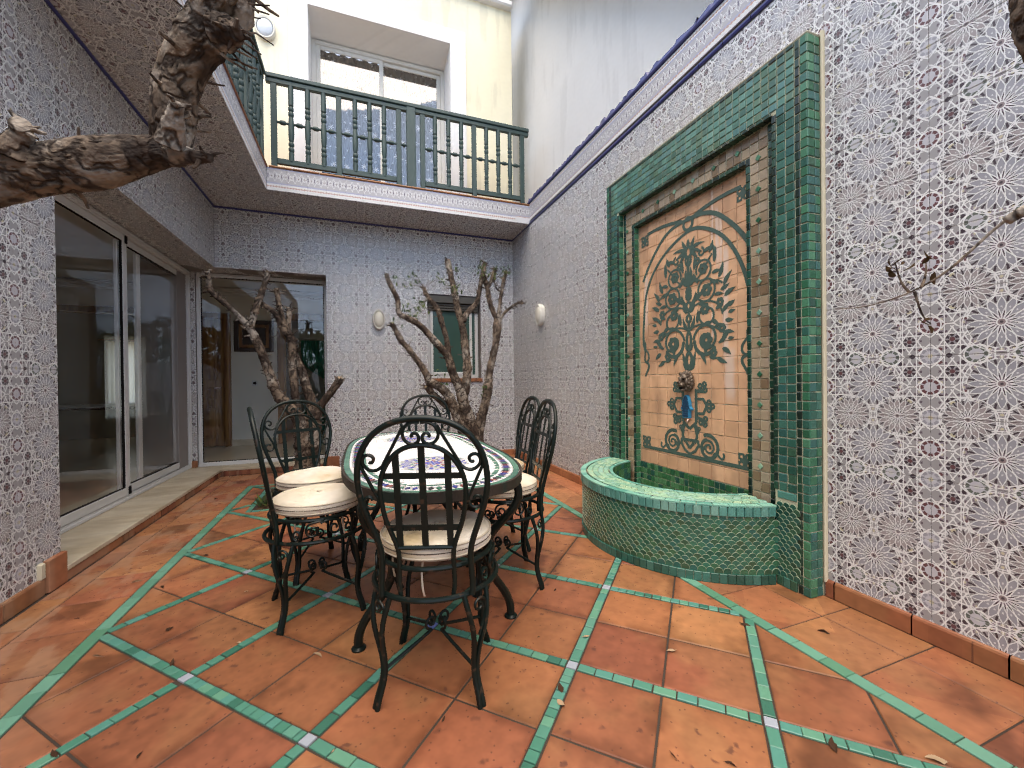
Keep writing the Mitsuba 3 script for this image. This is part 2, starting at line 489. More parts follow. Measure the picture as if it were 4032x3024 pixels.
def panel_color(p, n, uv):
    """terracotta zellige panel with lime runs down its right half"""
    i = cell_rand(dr.floor(p.y / 0.1), dr.floor((p.z - 0.43) / 0.1), 3)
    c = mix(C(0.52, 0.31, 0.18), C(0.66, 0.41, 0.245), i)
    c = c * (0.85 + 0.3 * fbm(p.y * 14, p.z * 14, 0.0, octaves=4))
    c = mix(c, C(0.33, 0.19, 0.12), 0.6 * smoothstep(0.55, 0.75, fbm(p.y * 5, p.z * 2.2 + 5, 3.0)))
    low = smoothstep(0.95, 0.45, p.z)
    c = mix(c, C(0.40, 0.235, 0.145), 0.35 * low * smoothstep(0.4, 0.6, fbm(p.y * 4, p.z * 4, 1.0)))
    run = mi.Float(0.0)
    for y0, z0, z1, w in ((2.085, 1.95, 2.36, 0.010), (2.055, 1.82, 2.22, 0.020), (2.025, 1.72, 2.18, 0.014), (1.99, 1.2, 1.95, 0.030), (1.96, 0.95, 1.3, 0.05), (2.76, 1.5, 1.95, 0.03), (2.10, 1.3, 1.6, 0.012)):
        d = dr.abs(p.y - y0 + 0.03 * (fbm(p.z * 9, y0 * 50, 0.0) - 0.5)) / w
        run = dr.maximum(run, (1 - smoothstep(0.3, 1.0, d)) * smoothstep(z0 - 0.04, z0 + 0.1, p.z) * smoothstep(z1 + 0.02, z1 - 0.05, p.z))
    return mix(c, C(0.62, 0.50, 0.42), run * 0.75)


scene['mat_panel_tile'] = principled(proc(panel_color), 0.5, 0.3)
scene['mat_inlay'] = principled((0.060, 0.098, 0.082), 0.45, 0.4)
scene['mat_iron'] = principled(proc(lambda p, n, uv: mix(mix(C(0.003, 0.005, 0.0045), C(0.005, 0.012, 0.010), fbm(p.x * 9, p.y * 9, p.z * 9)), C(0.045, 0.026, 0.016),
                                                      0.7 * smoothstep(0.64, 0.76, fbm(p.x * 42, p.y * 42, p.z * 42)))), 0.30, 0.24)


def cushion_color(p, n, uv):
    c = C(0.55, 0.49, 0.385)
    a = fbm(p.x * 7, p.y * 7, p.z * 3, octaves=4)
    c = mix(c, C(0.42, 0.31, 0.155), 0.75 * smoothstep(0.54, 0.75, a))
    c = mix(c, C(0.60, 0.575, 0.53), 0.6 * smoothstep(0.5, 0.3, a))
    return c * (0.93 + 0.12 * fbm(p.x * 40, p.y * 40, p.z * 40))


scene['mat_cushion'] = principled(proc(cushion_color), 0.42, 0.35)
scene['mat_piping'] = principled((0.44, 0.385, 0.30), 0.5, 0.3)
scene['mat_seam'] = diffuse((0.09, 0.07, 0.06))


def bark_height(p):
    w = fbm(p.x * 9, p.y * 9, p.z * 9, octaves=3)
    a = fbm(p.x * 38 + 3 * w, p.y * 38 + 3 * w, p.z * 30, octaves=5)
    r = 1 - dr.abs(2 * fbm(p.x * 24 + 2 * w, p.y * 24, p.z * 18 + 2 * w, octaves=3) - 1)
    return a * 0.6 + 0.55 * (1 - smoothstep(0.80, 0.97, r)) + 0.35 * fbm(p.x * 150, p.y * 150, p.z * 120, octaves=3)


def bark_color(p, n, uv):
    a = fbm(p.x * 12, p.y * 12, p.z * 9, octaves=5)
    b = fbm(p.x * 70, p.y * 70, p.z * 48, octaves=4)
    w = fbm(p.x * 9, p.y * 9, p.z * 9, octaves=3)
    r = 1 - dr.abs(2 * fbm(p.x * 24 + 2 * w, p.y * 24, p.z * 18 + 2 * w, octaves=3) - 1)
    c = mix(C(0.045, 0.030, 0.022), C(0.165, 0.124, 0.090), smoothstep(0.34, 0.66, a))
    c = mix(c, C(0.31, 0.275, 0.235), 0.75 * smoothstep(0.52, 0.68, fbm(p.x * 10 + 4, p.y * 10, p.z * 7, octaves=5)))
    c = mix(c, C(0.022, 0.015, 0.012), 0.85 * smoothstep(0.84, 0.97, r))
    return c * (0.45 + 1.1 * b)


scene['mat_bark'] = {'type': 'bumpmap', 'arbitrary': proc(lambda p, n, uv: bark_height(p), eps=1.2e-3), 'scale': 0.016,
                     'bsdf': principled(proc(bark_color), 0.75, 0.25)}
scene['mat_cut_wood'] = diffuse((0.34, 0.25, 0.16))
scene['mat_leaf'] = {'type': 'principledthin', 'base_color': {'type': 'rgb', 'value': [0.055, 0.085, 0.035]}, 'roughness': 0.4, 'diff_trans': 0.6}
scene['mat_leaf_light'] = {'type': 'principledthin', 'base_color': {'type': 'rgb', 'value': [0.13, 0.17, 0.05]}, 'roughness': 0.4, 'diff_trans': 0.6}
scene['mat_leaf_dry'] = {'type': 'principledthin', 'base_color': {'type': 'rgb', 'value': [0.055, 0.035, 0.018]}, 'roughness': 0.6, 'diff_trans': 0.3}
scene['mat_litter_dark'] = diffuse((0.05, 0.028, 0.018))
scene['mat_litter_pale'] = diffuse((0.33, 0.235, 0.15))


def plaster(a, b, dirt=0.35):
    A, B = C(*a), C(*b)

    def fn(p, n, uv):
        s = fbm(p.x * 1.1 + p.y * 0.9, p.z * 0.8, 0.0, octaves=4)
        runs = fbm((p.x + p.y) * 9.0 + 0.8 * s, p.z * 1.3, 3.0, octaves=4) * (0.6 + 0.8 * fbm(p.x * 2 + p.y * 2, p.z * 1.7, 5.0))
        c = mix(A, B, smoothstep(0.3, 0.7, s))
        c = c * (0.97 + 0.06 * fbm(p.x * 30, p.y * 30, p.z * 30))
        return mix(c, c * 0.72, dirt * smoothstep(0.55, 0.75, runs))
    return fn


scene['mat_plaster_white'] = diffuse(proc(plaster((0.60, 0.60, 0.59), (0.65, 0.65, 0.64), 0.22)))
scene['mat_plaster_yellow'] = diffuse(proc(plaster((0.76, 0.715, 0.54), (0.80, 0.76, 0.60))))
scene['mat_white_trim'] = diffuse(proc(plaster((0.70, 0.70, 0.70), (0.75, 0.75, 0.75), 0.15)))
scene['mat_alu'] = rough((0.72, 0.72, 0.70), 0.2)
scene['mat_alu_cream'] = rough((0.80, 0.78, 0.72), 0.25)
scene['mat_gasket'] = diffuse((0.015, 0.015, 0.015))
scene['mat_glass'] = {'type': 'thindielectric', 'int_ior': 1.5}
scene['mat_coated_glass'] = {'type': 'thindielectric', 'int_ior': 2.0}
scene['mat_rail'] = rough(proc(lambda p, n, uv: mix(C(0.026, 0.060, 0.056), C(0.045, 0.085, 0.080), fbm(p.x * 20, p.y * 20, p.z * 6))), 0.25)


def marble(p, n, uv):
    a = fbm(p.x * 3 + p.z * 5, p.y * 9, p.z * 4, octaves=4)
    b = fbm(p.x * 18, p.y * 40, p.z * 10)
    return mix(C(0.50, 0.42, 0.29), C(0.62, 0.55, 0.42), smoothstep(0.3, 0.7, a)) * (0.88 + 0.2 * b)


scene['mat_marble'] = rough(proc(marble), 0.16)
scene['mat_marble_floor'] = rough((0.50, 0.43, 0.31), 0.06)


def wood(p, n, uv):
    g = fbm(p.x * 26, p.y * 26, p.z * 1.8, octaves=4)
    return mix(C(0.17, 0.065, 0.015), C(0.36, 0.17, 0.04), smoothstep(0.3, 0.7, g))


scene['mat_wood'] = rough(proc(wood), 0.18)
scene['mat_dark_wood'] = rough((0.045, 0.022, 0.012), 0.2)
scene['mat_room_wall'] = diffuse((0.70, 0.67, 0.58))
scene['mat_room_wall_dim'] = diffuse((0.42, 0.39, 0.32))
scene['mat_room_ceiling'] = diffuse((0.60, 0.57, 0.50))
scene['mat_curtain_green'] = {'type': 'principledthin', 'base_color': {'type': 'rgb', 'value': [0.04, 0.26, 0.17]}, 'roughness': 0.5, 'diff_trans': 0.9, 'sheen': 0.5}
scene['mat_curtain_sheer'] = {'type': 'principledthin', 'base_color': {'type': 'rgb', 'value': [0.85, 0.82, 0.66]}, 'roughness': 0.6, 'diff_trans': 1.3}


def star_curtain(p, n, uv):
    base = mix(C(0.040, 0.032, 0.024), C(0.062, 0.052, 0.040), fbm(p.x * 9, p.z * 0.7, 0.0))
    out = mi.Float(0.0)
    for k, (sx, sz, R) in enumerate(((0.19, 0.23, 0.045), (0.11, 0.13, 0.018))):
        x = p.x / sx + 0.5 * dr.floor(p.z / sz) + 0.31 * k
        i, j = dr.floor(x), dr.floor(p.z / sz)
        ox, oz = 0.3 + 0.4 * cell_rand(i, j, 5 + k), 0.3 + 0.4 * cell_rand(i, j, 9 + k)
        dx, dz = (x - i - ox) * sx, (p.z / sz - j - oz) * sz
        rr, th = dr.sqrt(dx * dx + dz * dz), dr.atan2(dz, dx) + 6 * cell_rand(i, j, 2)
        petal = R * (0.22 + 0.78 * dr.abs(dr.cos(th * 3.0)) ** 5)
        out = dr.maximum(out, 1 - smoothstep(0.8, 1.0, rr / petal))
    return mix(base, C(0.55, 0.55, 0.55), out)


scene['mat_star_curtain'] = diffuse(proc(star_curtain))
scene['mat_frosted'] = {'type': 'principled', 'base_color': {'type': 'rgb', 'value': [0.035, 0.075, 0.060]}, 'roughness': 0.16, 'specular': 0.6}
scene['mat_shutter'] = rough((0.10, 0.095, 0.08), 0.3)
scene['mat_lamp_white'] = rough((0.74, 0.73, 0.66), 0.2)
scene['mat_lamp_dome'] = rough((0.60, 0.58, 0.50), 0.08)
scene['mat_lamp_dome_clear'] = rough((0.55, 0.60, 0.66), 0.05)
scene['mat_bronze'] = {'type': 'principled', 'base_color': {'type': 'rgb', 'value': [0.13, 0.10, 0.075]}, 'roughness': 0.42, 'metallic': 0.55, 'specular': 0.5}
scene['mat_brass'] = {'type': 'roughconductor', 'material': 'Cu', 'alpha': 0.25}
scene['mat_hamsa'] = rough((0.018, 0.075, 0.15), 0.12)
scene['mat_hamsa_edge'] = rough((0.045, 0.26, 0.46), 0.1)
scene['mat_table_rim'] = rough(proc(lambda p, n, uv: mix(mix(C(0.022, 0.016, 0.011), C(0.050, 0.033, 0.020), fbm(p.x * 20, p.y * 20, p.z * 20)), C(0.012, 0.028, 0.020), smoothstep(0.58, 0.70, fbm(p.x * 7, p.y * 7, 2.0)))), 0.35)
scene['mat_table_white'] = rough((0.52, 0.52, 0.52), 0.2)
scene['mat_black'] = diffuse((0.01, 0.01, 0.01))
scene['mat_switch'] = rough((0.6, 0.6, 0.58), 0.2)
scene['mat_stone_ground'] = diffuse((0.2, 0.18, 0.15))
scene['mat_crystal'] = {'type': 'principled', 'base_color': {'type': 'rgb', 'value': [0.35, 0.27, 0.14]}, 'roughness': 0.1, 'metallic': 0.6}
TREE_TABLE = {
 'S1': [(1.259, 4.6, 0.38, 0.0898), (1.213, 4.591, 0.534, 0.0774), (1.159, 4.581, 0.73, 0.0681), (1.113, 4.572, 0.88, 0.0647), (1.061, 4.562, 1.057, 0.0585), (0.987, 4.553, 1.218, 0.0522), (0.95, 4.544, 1.362, 0.0477), (0.891, 4.534, 1.447, 0.0473), (0.812, 4.525, 1.531, 0.0427), (0.699, 4.516, 1.654, 0.0366), (0.588, 4.506, 1.747, 0.0334), (0.48, 4.497, 1.796, 0.0303), (0.41, 4.488, 1.84, 0.0328), (0.406, 4.478, 1.913, 0.0246), (0.374, 4.469, 2.032, 0.0258), (0.322, 4.459, 2.134, 0.0229), (0.291, 4.45, 2.23, 0.0201)],
 'S1b': [(0.949, 4.56, 1.363, 0.0319), (0.944, 4.569, 1.509, 0.0305), (0.924, 4.577, 1.625, 0.0276), (0.883, 4.586, 1.769, 0.0275), (0.822, 4.594, 1.941, 0.0289), (0.753, 4.603, 2.025, 0.0273), (0.712, 4.611, 2.096, 0.0244), (0.699, 4.62, 2.148, 0.0201)],
 'S2': [(1.12, 4.6, 0.893, 0.0503), (1.165, 4.617, 1.1, 0.0507), (1.179, 4.633, 1.294, 0.0464), (1.17, 4.65, 1.445, 0.045), (1.161, 4.667, 1.596, 0.0421), (1.129, 4.683, 1.793, 0.0376), (1.089, 4.7, 1.974, 0.0331), (1.05, 4.717, 2.2, 0.0361), (1.017, 4.733, 2.367, 0.0301), (0.992, 4.75, 2.519, 0.0332)],
 'S2b': [(1.159, 4.68, 1.793, 0.0301), (1.238, 4.708, 1.937, 0.0305), (1.317, 4.737, 2.023, 0.0262), (1.367, 4.765, 2.139, 0.0249), (1.401, 4.793, 2.288, 0.0251), (1.444, 4.822, 2.439, 0.03), (1.47, 4.85, 2.552, 0.0286)],
 'S3': [(1.28, 4.62, 0.376, 0.0828), (1.309, 4.631, 0.554, 0.0635), (1.341, 4.642, 0.673, 0.0561), (1.382, 4.653, 0.808, 0.0519), (1.427, 4.664, 0.959, 0.0506), (1.449, 4.676, 1.143, 0.0446), (1.503, 4.687, 1.375, 0.0433), (1.55, 4.698, 1.563, 0.0404), (1.572, 4.709, 1.72, 0.0468), (1.586, 4.72, 1.847, 0.0407)],
 'S3a': [(1.582, 4.72, 1.839, 0.0313), (1.528, 4.715, 1.937, 0.0296), (1.479, 4.71, 2.089, 0.0295), (1.452, 4.705, 2.241, 0.0263), (1.426, 4.7, 2.33, 0.0185)],
 'S3a2': [(1.457, 4.7, 2.217, 0.0232), (1.494, 4.713, 2.276, 0.0217), (1.532, 4.727, 2.36, 0.0203), (1.567, 4.74, 2.46, 0.0204)],
 'S3b': [(1.594, 4.72, 1.847, 0.0235), (1.616, 4.732, 2.007, 0.0236), (1.639, 4.744, 2.136, 0.0221), (1.666, 4.756, 2.251, 0.0206), (1.7, 4.768, 2.383, 0.0223), (1.728, 4.78, 2.452, 0.0192)],
 'S3b2': [(1.633, 4.74, 2.198, 0.0095), (1.592, 4.727, 2.208, 0.0094), (1.559, 4.713, 2.25, 0.0078), (1.539, 4.7, 2.308, 0.0062)],
 'S3c': [(1.619, 4.72, 1.848, 0.0188), (1.676, 4.69, 1.94, 0.0172), (1.749, 4.66, 2.001, 0.0157), (1.839, 4.63, 2.048, 0.0141), (1.857, 4.6, 2.036, 0.0156)],
 'S0': [(1.201, 4.58, 0.417, 0.0742), (1.115, 4.567, 0.542, 0.0618), (1.04, 4.553, 0.707, 0.0554), (0.987, 4.54, 0.856, 0.0521), (0.92, 4.527, 0.973, 0.0488), (0.832, 4.513, 1.054, 0.047), (0.704, 4.5, 1.105, 0.0478)],
 'S0b': [(0.724, 4.5, 1.091, 0.0422), (0.669, 4.487, 1.231, 0.0377), (0.593, 4.473, 1.341, 0.0332), (0.511, 4.46, 1.45, 0.0302), (0.431, 4.447, 1.542, 0.0272), (0.379, 4.433, 1.634, 0.0243), (0.334, 4.42, 1.705, 0.0228)],
 'S0c': [(0.981, 4.62, 0.778, 0.0353), (0.873, 4.587, 0.886, 0.0348), (0.767, 4.553, 0.976, 0.0343), (0.699, 4.52, 1.063, 0.0367)],
}
TREE_WINDOW = {
 'T0': [(-0.52, 4.5, 0.134, 0.0889), (-0.515, 4.5, 0.485, 0.0701), (-0.519, 4.5, 0.633, 0.0646), (-0.524, 4.5, 0.755, 0.0619)],
 'T0b': [(-0.439, 4.55, 0.115, 0.0823), (-0.421, 4.54, 0.473, 0.0631), (-0.399, 4.53, 0.719, 0.0575), (-0.384, 4.52, 0.843, 0.0465)],
 'T1': [(-0.524, 4.5, 0.714, 0.0619), (-0.587, 4.489, 0.825, 0.0561), (-0.667, 4.478, 0.928, 0.0502), (-0.728, 4.467, 1.028, 0.0446), (-0.756, 4.456, 1.12, 0.043), (-0.785, 4.444, 1.225, 0.0415), (-0.821, 4.433, 1.34, 0.0387), (-0.856, 4.422, 1.455, 0.0372), (-0.897, 4.411, 1.555, 0.0356), (-0.932, 4.4, 1.635, 0.0342)],
 'T1a': [(-0.932, 4.4, 1.628, 0.0278), (-0.988, 4.389, 1.7, 0.0238), (-1.049, 4.377, 1.771, 0.0212), (-1.119, 4.366, 1.839, 0.0209), (-1.167, 4.354, 1.883, 0.0208), (-1.206, 4.343, 1.937, 0.0219), (-1.215, 4.331, 2.009, 0.0194), (-1.223, 4.32, 2.09, 0.0205)],
 'T1b': [(-0.916, 4.4, 1.61, 0.0279), (-0.901, 4.412, 1.707, 0.0267), (-0.876, 4.424, 1.819, 0.0281), (-0.845, 4.436, 1.919, 0.0257), (-0.809, 4.448, 2.04, 0.0233), (-0.781, 4.46, 2.155, 0.026)],
 'T2': [(-0.53, 4.5, 0.728, 0.0404), (-0.571, 4.516, 0.957, 0.0377), (-0.592, 4.532, 1.159, 0.035), (-0.603, 4.548, 1.322, 0.0351), (-0.601, 4.564, 1.458, 0.0352), (-0.62, 4.58, 1.567, 0.0353)],
 'T2a': [(-0.624, 4.58, 1.561, 0.0244), (-0.671, 4.564, 1.618, 0.0269), (-0.703, 4.548, 1.695, 0.0241), (-0.74, 4.532, 1.785, 0.0239), (-0.812, 4.516, 1.845, 0.0224), (-0.866, 4.5, 1.878, 0.0235)],
 'T2c': [(-0.665, 4.56, 1.604, 0.0229), (-0.68, 4.57, 1.726, 0.0229), (-0.706, 4.58, 1.834, 0.0243), (-0.724, 4.59, 1.956, 0.0229), (-0.731, 4.6, 2.039, 0.0243)],
 'T2b': [(-0.623, 4.58, 1.581, 0.0244), (-0.636, 4.61, 1.734, 0.0246), (-0.628, 4.64, 1.859, 0.0234)],
 'T3': [(-0.428, 4.52, 0.776, 0.0463), (-0.444, 4.548, 0.953, 0.0452), (-0.485, 4.576, 1.09, 0.0426), (-0.523, 4.604, 1.228, 0.0399), (-0.575, 4.632, 1.353, 0.0373), (-0.604, 4.66, 1.438, 0.0305)],
 'T4': [(-0.39, 4.52, 0.829, 0.0383), (-0.331, 4.495, 0.911, 0.0369), (-0.266, 4.47, 0.992, 0.0355), (-0.201, 4.445, 1.087, 0.0341), (-0.159, 4.42, 1.152, 0.0368)],
}
TREE_NEAR = {
 'limb': [(-0.86, 1.391, 1.603, 0.0836), (-0.811, 1.382, 1.618, 0.0812), (-0.762, 1.372, 1.634, 0.0779), (-0.712, 1.362, 1.648, 0.0757), (-0.669, 1.354, 1.658, 0.0731), (-0.624, 1.346, 1.668, 0.0712), (-0.576, 1.337, 1.682, 0.0664), (-0.534, 1.33, 1.694, 0.0616), (-0.491, 1.323, 1.706, 0.0579), (-0.456, 1.318, 1.716, 0.0521), (-0.436, 1.319, 1.717, 0.0336)],
 'up': [(-0.451, 1.325, 1.704, 0.0504), (-0.446, 1.317, 1.734, 0.0543), (-0.439, 1.308, 1.772, 0.0573), (-0.433, 1.299, 1.809, 0.057), (-0.428, 1.291, 1.846, 0.0575), (-0.413, 1.279, 1.882, 0.058), (-0.395, 1.266, 1.918, 0.0601), (-0.371, 1.251, 1.95, 0.0613), (-0.35, 1.236, 1.976, 0.0621), (-0.327, 1.221, 2.003, 0.0658), (-0.31, 1.208, 2.029, 0.0733), (-0.296, 1.197, 2.058, 0.0709), (-0.279, 1.184, 2.099, 0.0587), (-0.259, 1.17, 2.155, 0.0506)],
 'stub': [(-0.421, 1.228, 1.683, 0.0292), (-0.405, 1.204, 1.711, 0.0237), (-0.392, 1.182, 1.731, 0.0188), (-0.382, 1.161, 1.749, 0.014)],
 'stub2': [(-0.431, 1.285, 1.687, 0.0306), (-0.397, 1.262, 1.678, 0.0223), (-0.367, 1.24, 1.669, 0.016), (-0.335, 1.217, 1.66, 0.0103)],
 'stub3': [(-0.749, 1.329, 1.664, 0.0457), (-0.737, 1.314, 1.684, 0.0283), (-0.726, 1.299, 1.701, 0.0194), (-0.722, 1.287, 1.706, 0.0185)],
 'knob': [(-0.298, 1.184, 1.954, 0.0428), (-0.272, 1.158, 1.94, 0.0268), (-0.257, 1.136, 1.924, 0.0151)],
}
SPRIGS = [(0.396, 4.55, 2.201), (0.518, 4.55, 2.239), (0.503, 4.55, 2.14), (0.539, 4.55, 2.268), (0.61, 4.55, 1.937), (0.679, 4.55, 1.884), (0.486, 4.55, 1.888), (0.54, 4.55, 1.821), (0.417, 4.55, 1.774), (0.868, 4.55, 2.237), (0.911, 4.55, 2.168), (1.059, 4.55, 2.339), (1.079, 4.55, 2.151), (1.302, 4.55, 2.462), (1.27, 4.55, 2.312), (1.409, 4.55, 2.338), (1.519, 4.55, 2.377), (1.632, 4.55, 2.386), (1.68, 4.55, 2.375), (0.811, 4.55, 1.118), (0.862, 4.55, 1.161), (1.377, 4.55, 1.0), (0.638, 4.55, 1.91), (0.575, 4.55, 1.85)]
TWIG = [(1.391, 0.444, 1.484), (1.378, 0.481, 1.456), (1.376, 0.524, 1.418), (1.354, 0.564, 1.367), (1.342, 0.611, 1.332), (1.314, 0.664, 1.305), (1.292, 0.715, 1.293), (1.26, 0.759, 1.292)]
TWIG_B = [(1.328, 0.627, 1.317), (1.338, 0.623, 1.281), (1.354, 0.617, 1.246), (1.367, 0.612, 1.234)]
TWIG_C = [(1.342, 0.643, 1.319), (1.325, 0.649, 1.339), (1.314, 0.654, 1.369), (1.309, 0.656, 1.393)]
TWIG_D = [(1.319, 0.609, 1.324), (1.328, 0.606, 1.347), (1.33, 0.605, 1.387)]
TREE_RIGHT = [(1.395, 0.39, 1.557), (1.359, 0.415, 1.727), (1.351, 0.44, 1.841), (1.35, 0.463, 1.979), (1.387, 0.503, 2.177)]
TREE_RIGHT_STUB = [(1.31, 0.389, 1.45), (1.3, 0.425, 1.444), (1.299, 0.457, 1.429)]
# ------------------------------------------------------------------ ground and floor
EX, EYv, EZ = np.eye(3)


def struct(name, mesh, mat, text=None, smooth=False):
    k = put(name, mikit.ply(mesh, mat, smooth=smooth))
    label(k, text, None, None, 'structure')
    return k


struct('ground', box(-400, 400, -400, 400, -0.9, -0.06), 'mat_stone_ground')
floor = struct('floor', box(-1.66, 2.26, -3.2, 5.93, -0.055, -0.0045), 'mat_floor_grout', 'terracotta tiled courtyard floor with green mosaic strips')
# lattice of the diamond pattern: strips run through the points (LX + i px, LY + j py), i + j even
LX, LY, PX, PY = 0.302, 1.884, 0.4615, 0.4680
BX0, BX1, BY1 = -1.097, 1.692, 5.165          # border strips (centre lines)
SW, BW = 0.041, 0.060                         # strip widths
inner = sbox(BX0 + BW / 2, -0.9, BX1 - BW / 2, BY1 - BW / 2)
BASIN_C, BASIN_R = (2.265, 2.345), 0.795
BED_L, BED_R = (-0.88, -0.24, 4.17, 4.98), (1.12, 1.56, 4.22, 4.98)
inner = inner.difference(sbox(BED_L[0] - 0.05, BED_L[2] - 0.05, BED_L[1] + 0.05, BED_L[3] + 0.05)).difference(sbox(BED_R[0] - 0.05, BED_R[2] - 0.05, BED_R[1] + 0.05, BED_R[3] + 0.05))
basin_foot = Point(*BASIN_C).buffer(BASIN_R - 0.02, 48)
nrm_s, nrm_t = math.hypot(PX, PY), math.hypot(PX, PY)


def lat(s, t):
    """s, t: lattice coordinates along the two strip families -> x, y"""
    return (LX + PX * (s + t), LY + PY * (t - s))


tile_n = 0


def floor_tile(poly):
    global tile_n
    for g in getattr(poly, 'geoms', [poly]):
        if g.geom_type != 'Polygon' or g.area < 0.0006: continue
        if basin_foot.contains(g): continue
        h = g.convex_hull if g.convex_hull.area < g.area * 1.03 else None
        parts_ = [h] if h is not None else [q for q in (g.intersection(sbox(g.bounds[0], g.bounds[1], (g.bounds[0] + g.bounds[2]) / 2, g.bounds[3])), g.intersection(sbox((g.bounds[0] + g.bounds[2]) / 2, g.bounds[1], g.bounds[2], g.bounds[3])))]
        for q in parts_:
            for r in getattr(q, 'geoms', [q]):
                if r.geom_type != 'Polygon' or r.area < 0.0006: continue
                c = r.convex_hull.simplify(0.002)
                pts = np.array(c.exterior.coords)[:-1]
                v, f = prism(pts, 0.014, 0.0028)
                ct = pts.mean(0)
                v = v - [*ct, 0]
                m = move(ct[0], ct[1], -0.0142) @ rot((1, 0, 0), R_.gauss(0, 0.0022)) @ rot((0, 1, 0), R_.gauss(0, 0.0022))
                part(floor, 'terracotta_tile', (v, f), f'mat_terracotta_{R_.choice([0, 0, 1, 1, 2, 3])}', m=m)
                tile_n += 1


hw = 0.5 * SW / nrm_s / 1.0               # strip half width in lattice units (one unit = a strip spacing)
jt = 0.0040 / nrm_s
for i in range(-9, 10):
    for j in range(-9, 10):
        for a in (0, 1):
            for b_ in (0, 1):
                lo_s, hi_s = (i + hw + 0.004 / nrm_s, i + 0.5 - jt) if a == 0 else (i + 0.5 + jt, i + 1 - hw - 0.004 / nrm_s)
                lo_t, hi_t = (j + hw + 0.004 / nrm_s, j + 0.5 - jt) if b_ == 0 else (j + 0.5 + jt, j + 1 - hw - 0.004 / nrm_s)
                P_ = Polygon([lat(lo_s, lo_t), lat(hi_s, lo_t), lat(hi_s, hi_t), lat(lo_s, hi_t)])
                x0, y0, x1, y1 = P_.bounds
                if x1 < BX0 or x0 > BX1 or y1 < -0.7 or y0 > BY1: continue
                g = P_.intersection(inner.buffer(-0.004))
                if not g.is_empty: floor_tile(g)
# rows outside the borders, square to the walls
for (x0, x1, off) in ((BX1 + BW / 2 + 0.004, 1.997, 0.17), (2.003, XR - 0.018, 0.17), (BX0 - BW / 2 - 0.295, BX0 - BW / 2 - 0.004, 0.05), (XL + 0.03, BX0 - BW / 2 - 0.301, 0.16)):
    y = -0.75 + off
    while y < 5.83:
        y1 = min(y + 0.306, 5.85)
        if y1 - y > 0.03: floor_tile(sbox(x0, y, x1, y1))
        y += 0.312
x = BX0 - BW / 2
while x < BX1 + BW / 2:
    for y0, y1 in ((BY1 + BW / 2 + 0.004, BY1 + 0.33), (BY1 + 0.336, 5.84)):
        floor_tile(sbox(x, y0, min(x + 0.306, BX1 + BW / 2), y1))
    x += 0.312
floor_tile_count = tile_n

TEALS = [(0.065, 0.190, 0.140), (0.085, 0.220, 0.165), (0.052, 0.170, 0.120), (0.095, 0.235, 0.160), (0.070, 0.205, 0.165), (0.035, 0.120, 0.085)]
mosaic = Pieces(floor, 'mosaic_tile')
white_t = (0.27, 0.30, 0.35)


def strip(p0, p1, w, step, colours, ends=(0, 0), skip=None):
    p0, p1 = np.array(p0, float), np.array(p1, float)
    L = np.linalg.norm(p1 - p0); u = (p1 - p0) / L
    s = ends[0]
    while s < L - ends[1] - 0.012:
        ln = min(step * R_.uniform(0.86, 1.14), L - ends[1] - s)
        c = p0 + u * (s + ln / 2)
        s += ln
        if ln < 0.014 or (skip is not None and skip(c)): continue
        q = round(ln / 0.006) * 0.006 - 0.0035
        m = frame_m([c[0], c[1], -0.0105], [u[0], u[1], 0], [-u[1], u[0], 0], [0, 0, 1])
        m = jig(m, 0.5, R_.uniform(-0.001, 0.0008)) @ rot((0, 0, 1), R_.gauss(0, 0.02))
        mosaic.add(prism(rect(q, w - 0.005), 0.0125, 0.0018), m, R_.choice(colours), None, None, (round(q, 4), w))


inb = inner.buffer(0.001)
lat_pts = []
for i in range(-9, 10):
    for fam in (0, 1):
        a = lat(i, -9) if fam == 0 else lat(-9, i)
        b = lat(i, 9) if fam == 0 else lat(9, i)
        seg = LineString([a, b]).intersection(sbox(BX0 + BW / 2, -0.7, BX1 - BW / 2, BY1 - BW / 2))
        if seg.is_empty: continue
        for j in range(-9, 9):
            p, q = (lat(i, j), lat(i, j + 1)) if fam == 0 else (lat(j, i), lat(j + 1, i))
            sg = LineString([p, q]).intersection(inb)
            for g in getattr(sg, 'geoms', [sg]):
                if g.is_empty or g.geom_type != 'LineString' or g.length < 0.05: continue
                c = list(g.coords)
                if c[0][1] < -0.6 and c[1][1] < -0.6: continue
                e0 = 0.024 if math.dist(c[0], p) < 0.01 else 0.0
                e1 = 0.024 if math.dist(c[1], q) < 0.01 else 0.0
                strip(c[0], c[1], SW, R_.choice([0.044, 0.06, 0.075]) if g.length > 0.3 else 0.05, TEALS, (e0, e1), lambda c: basin_foot.contains(Point(*c)))
for i in range(-9, 10):
    for j in range(-9, 10):
        x, y = lat(i, j)
        if inner.buffer(-0.02).contains(Point(x, y)) and y > -0.5:
            m = frame_m([x, y, -0.0105], [0.7045, 0.7097, 0], [-0.7097, 0.7045, 0], [0, 0, 1])
            mosaic.add(prism(rect(SW - 0.003, SW - 0.003), 0.0128, 0.0018), m, white_t if (i * 7 + j * 3) % 4 else (0.12, 0.17, 0.42), None, None, 'w')
BORD = [(0.085, 0.215, 0.150), (0.100, 0.240, 0.170), (0.078, 0.200, 0.125), (0.115, 0.265, 0.190)]
for x in (BX0, BX1):
    strip((x, -0.6), (x, BY1 + BW / 2), BW, 0.105, BORD, skip=lambda c: basin_foot.contains(Point(*c)))
strip((BX0 + BW / 2, BY1), (BX1 - BW / 2, BY1), BW, 0.105, BORD)
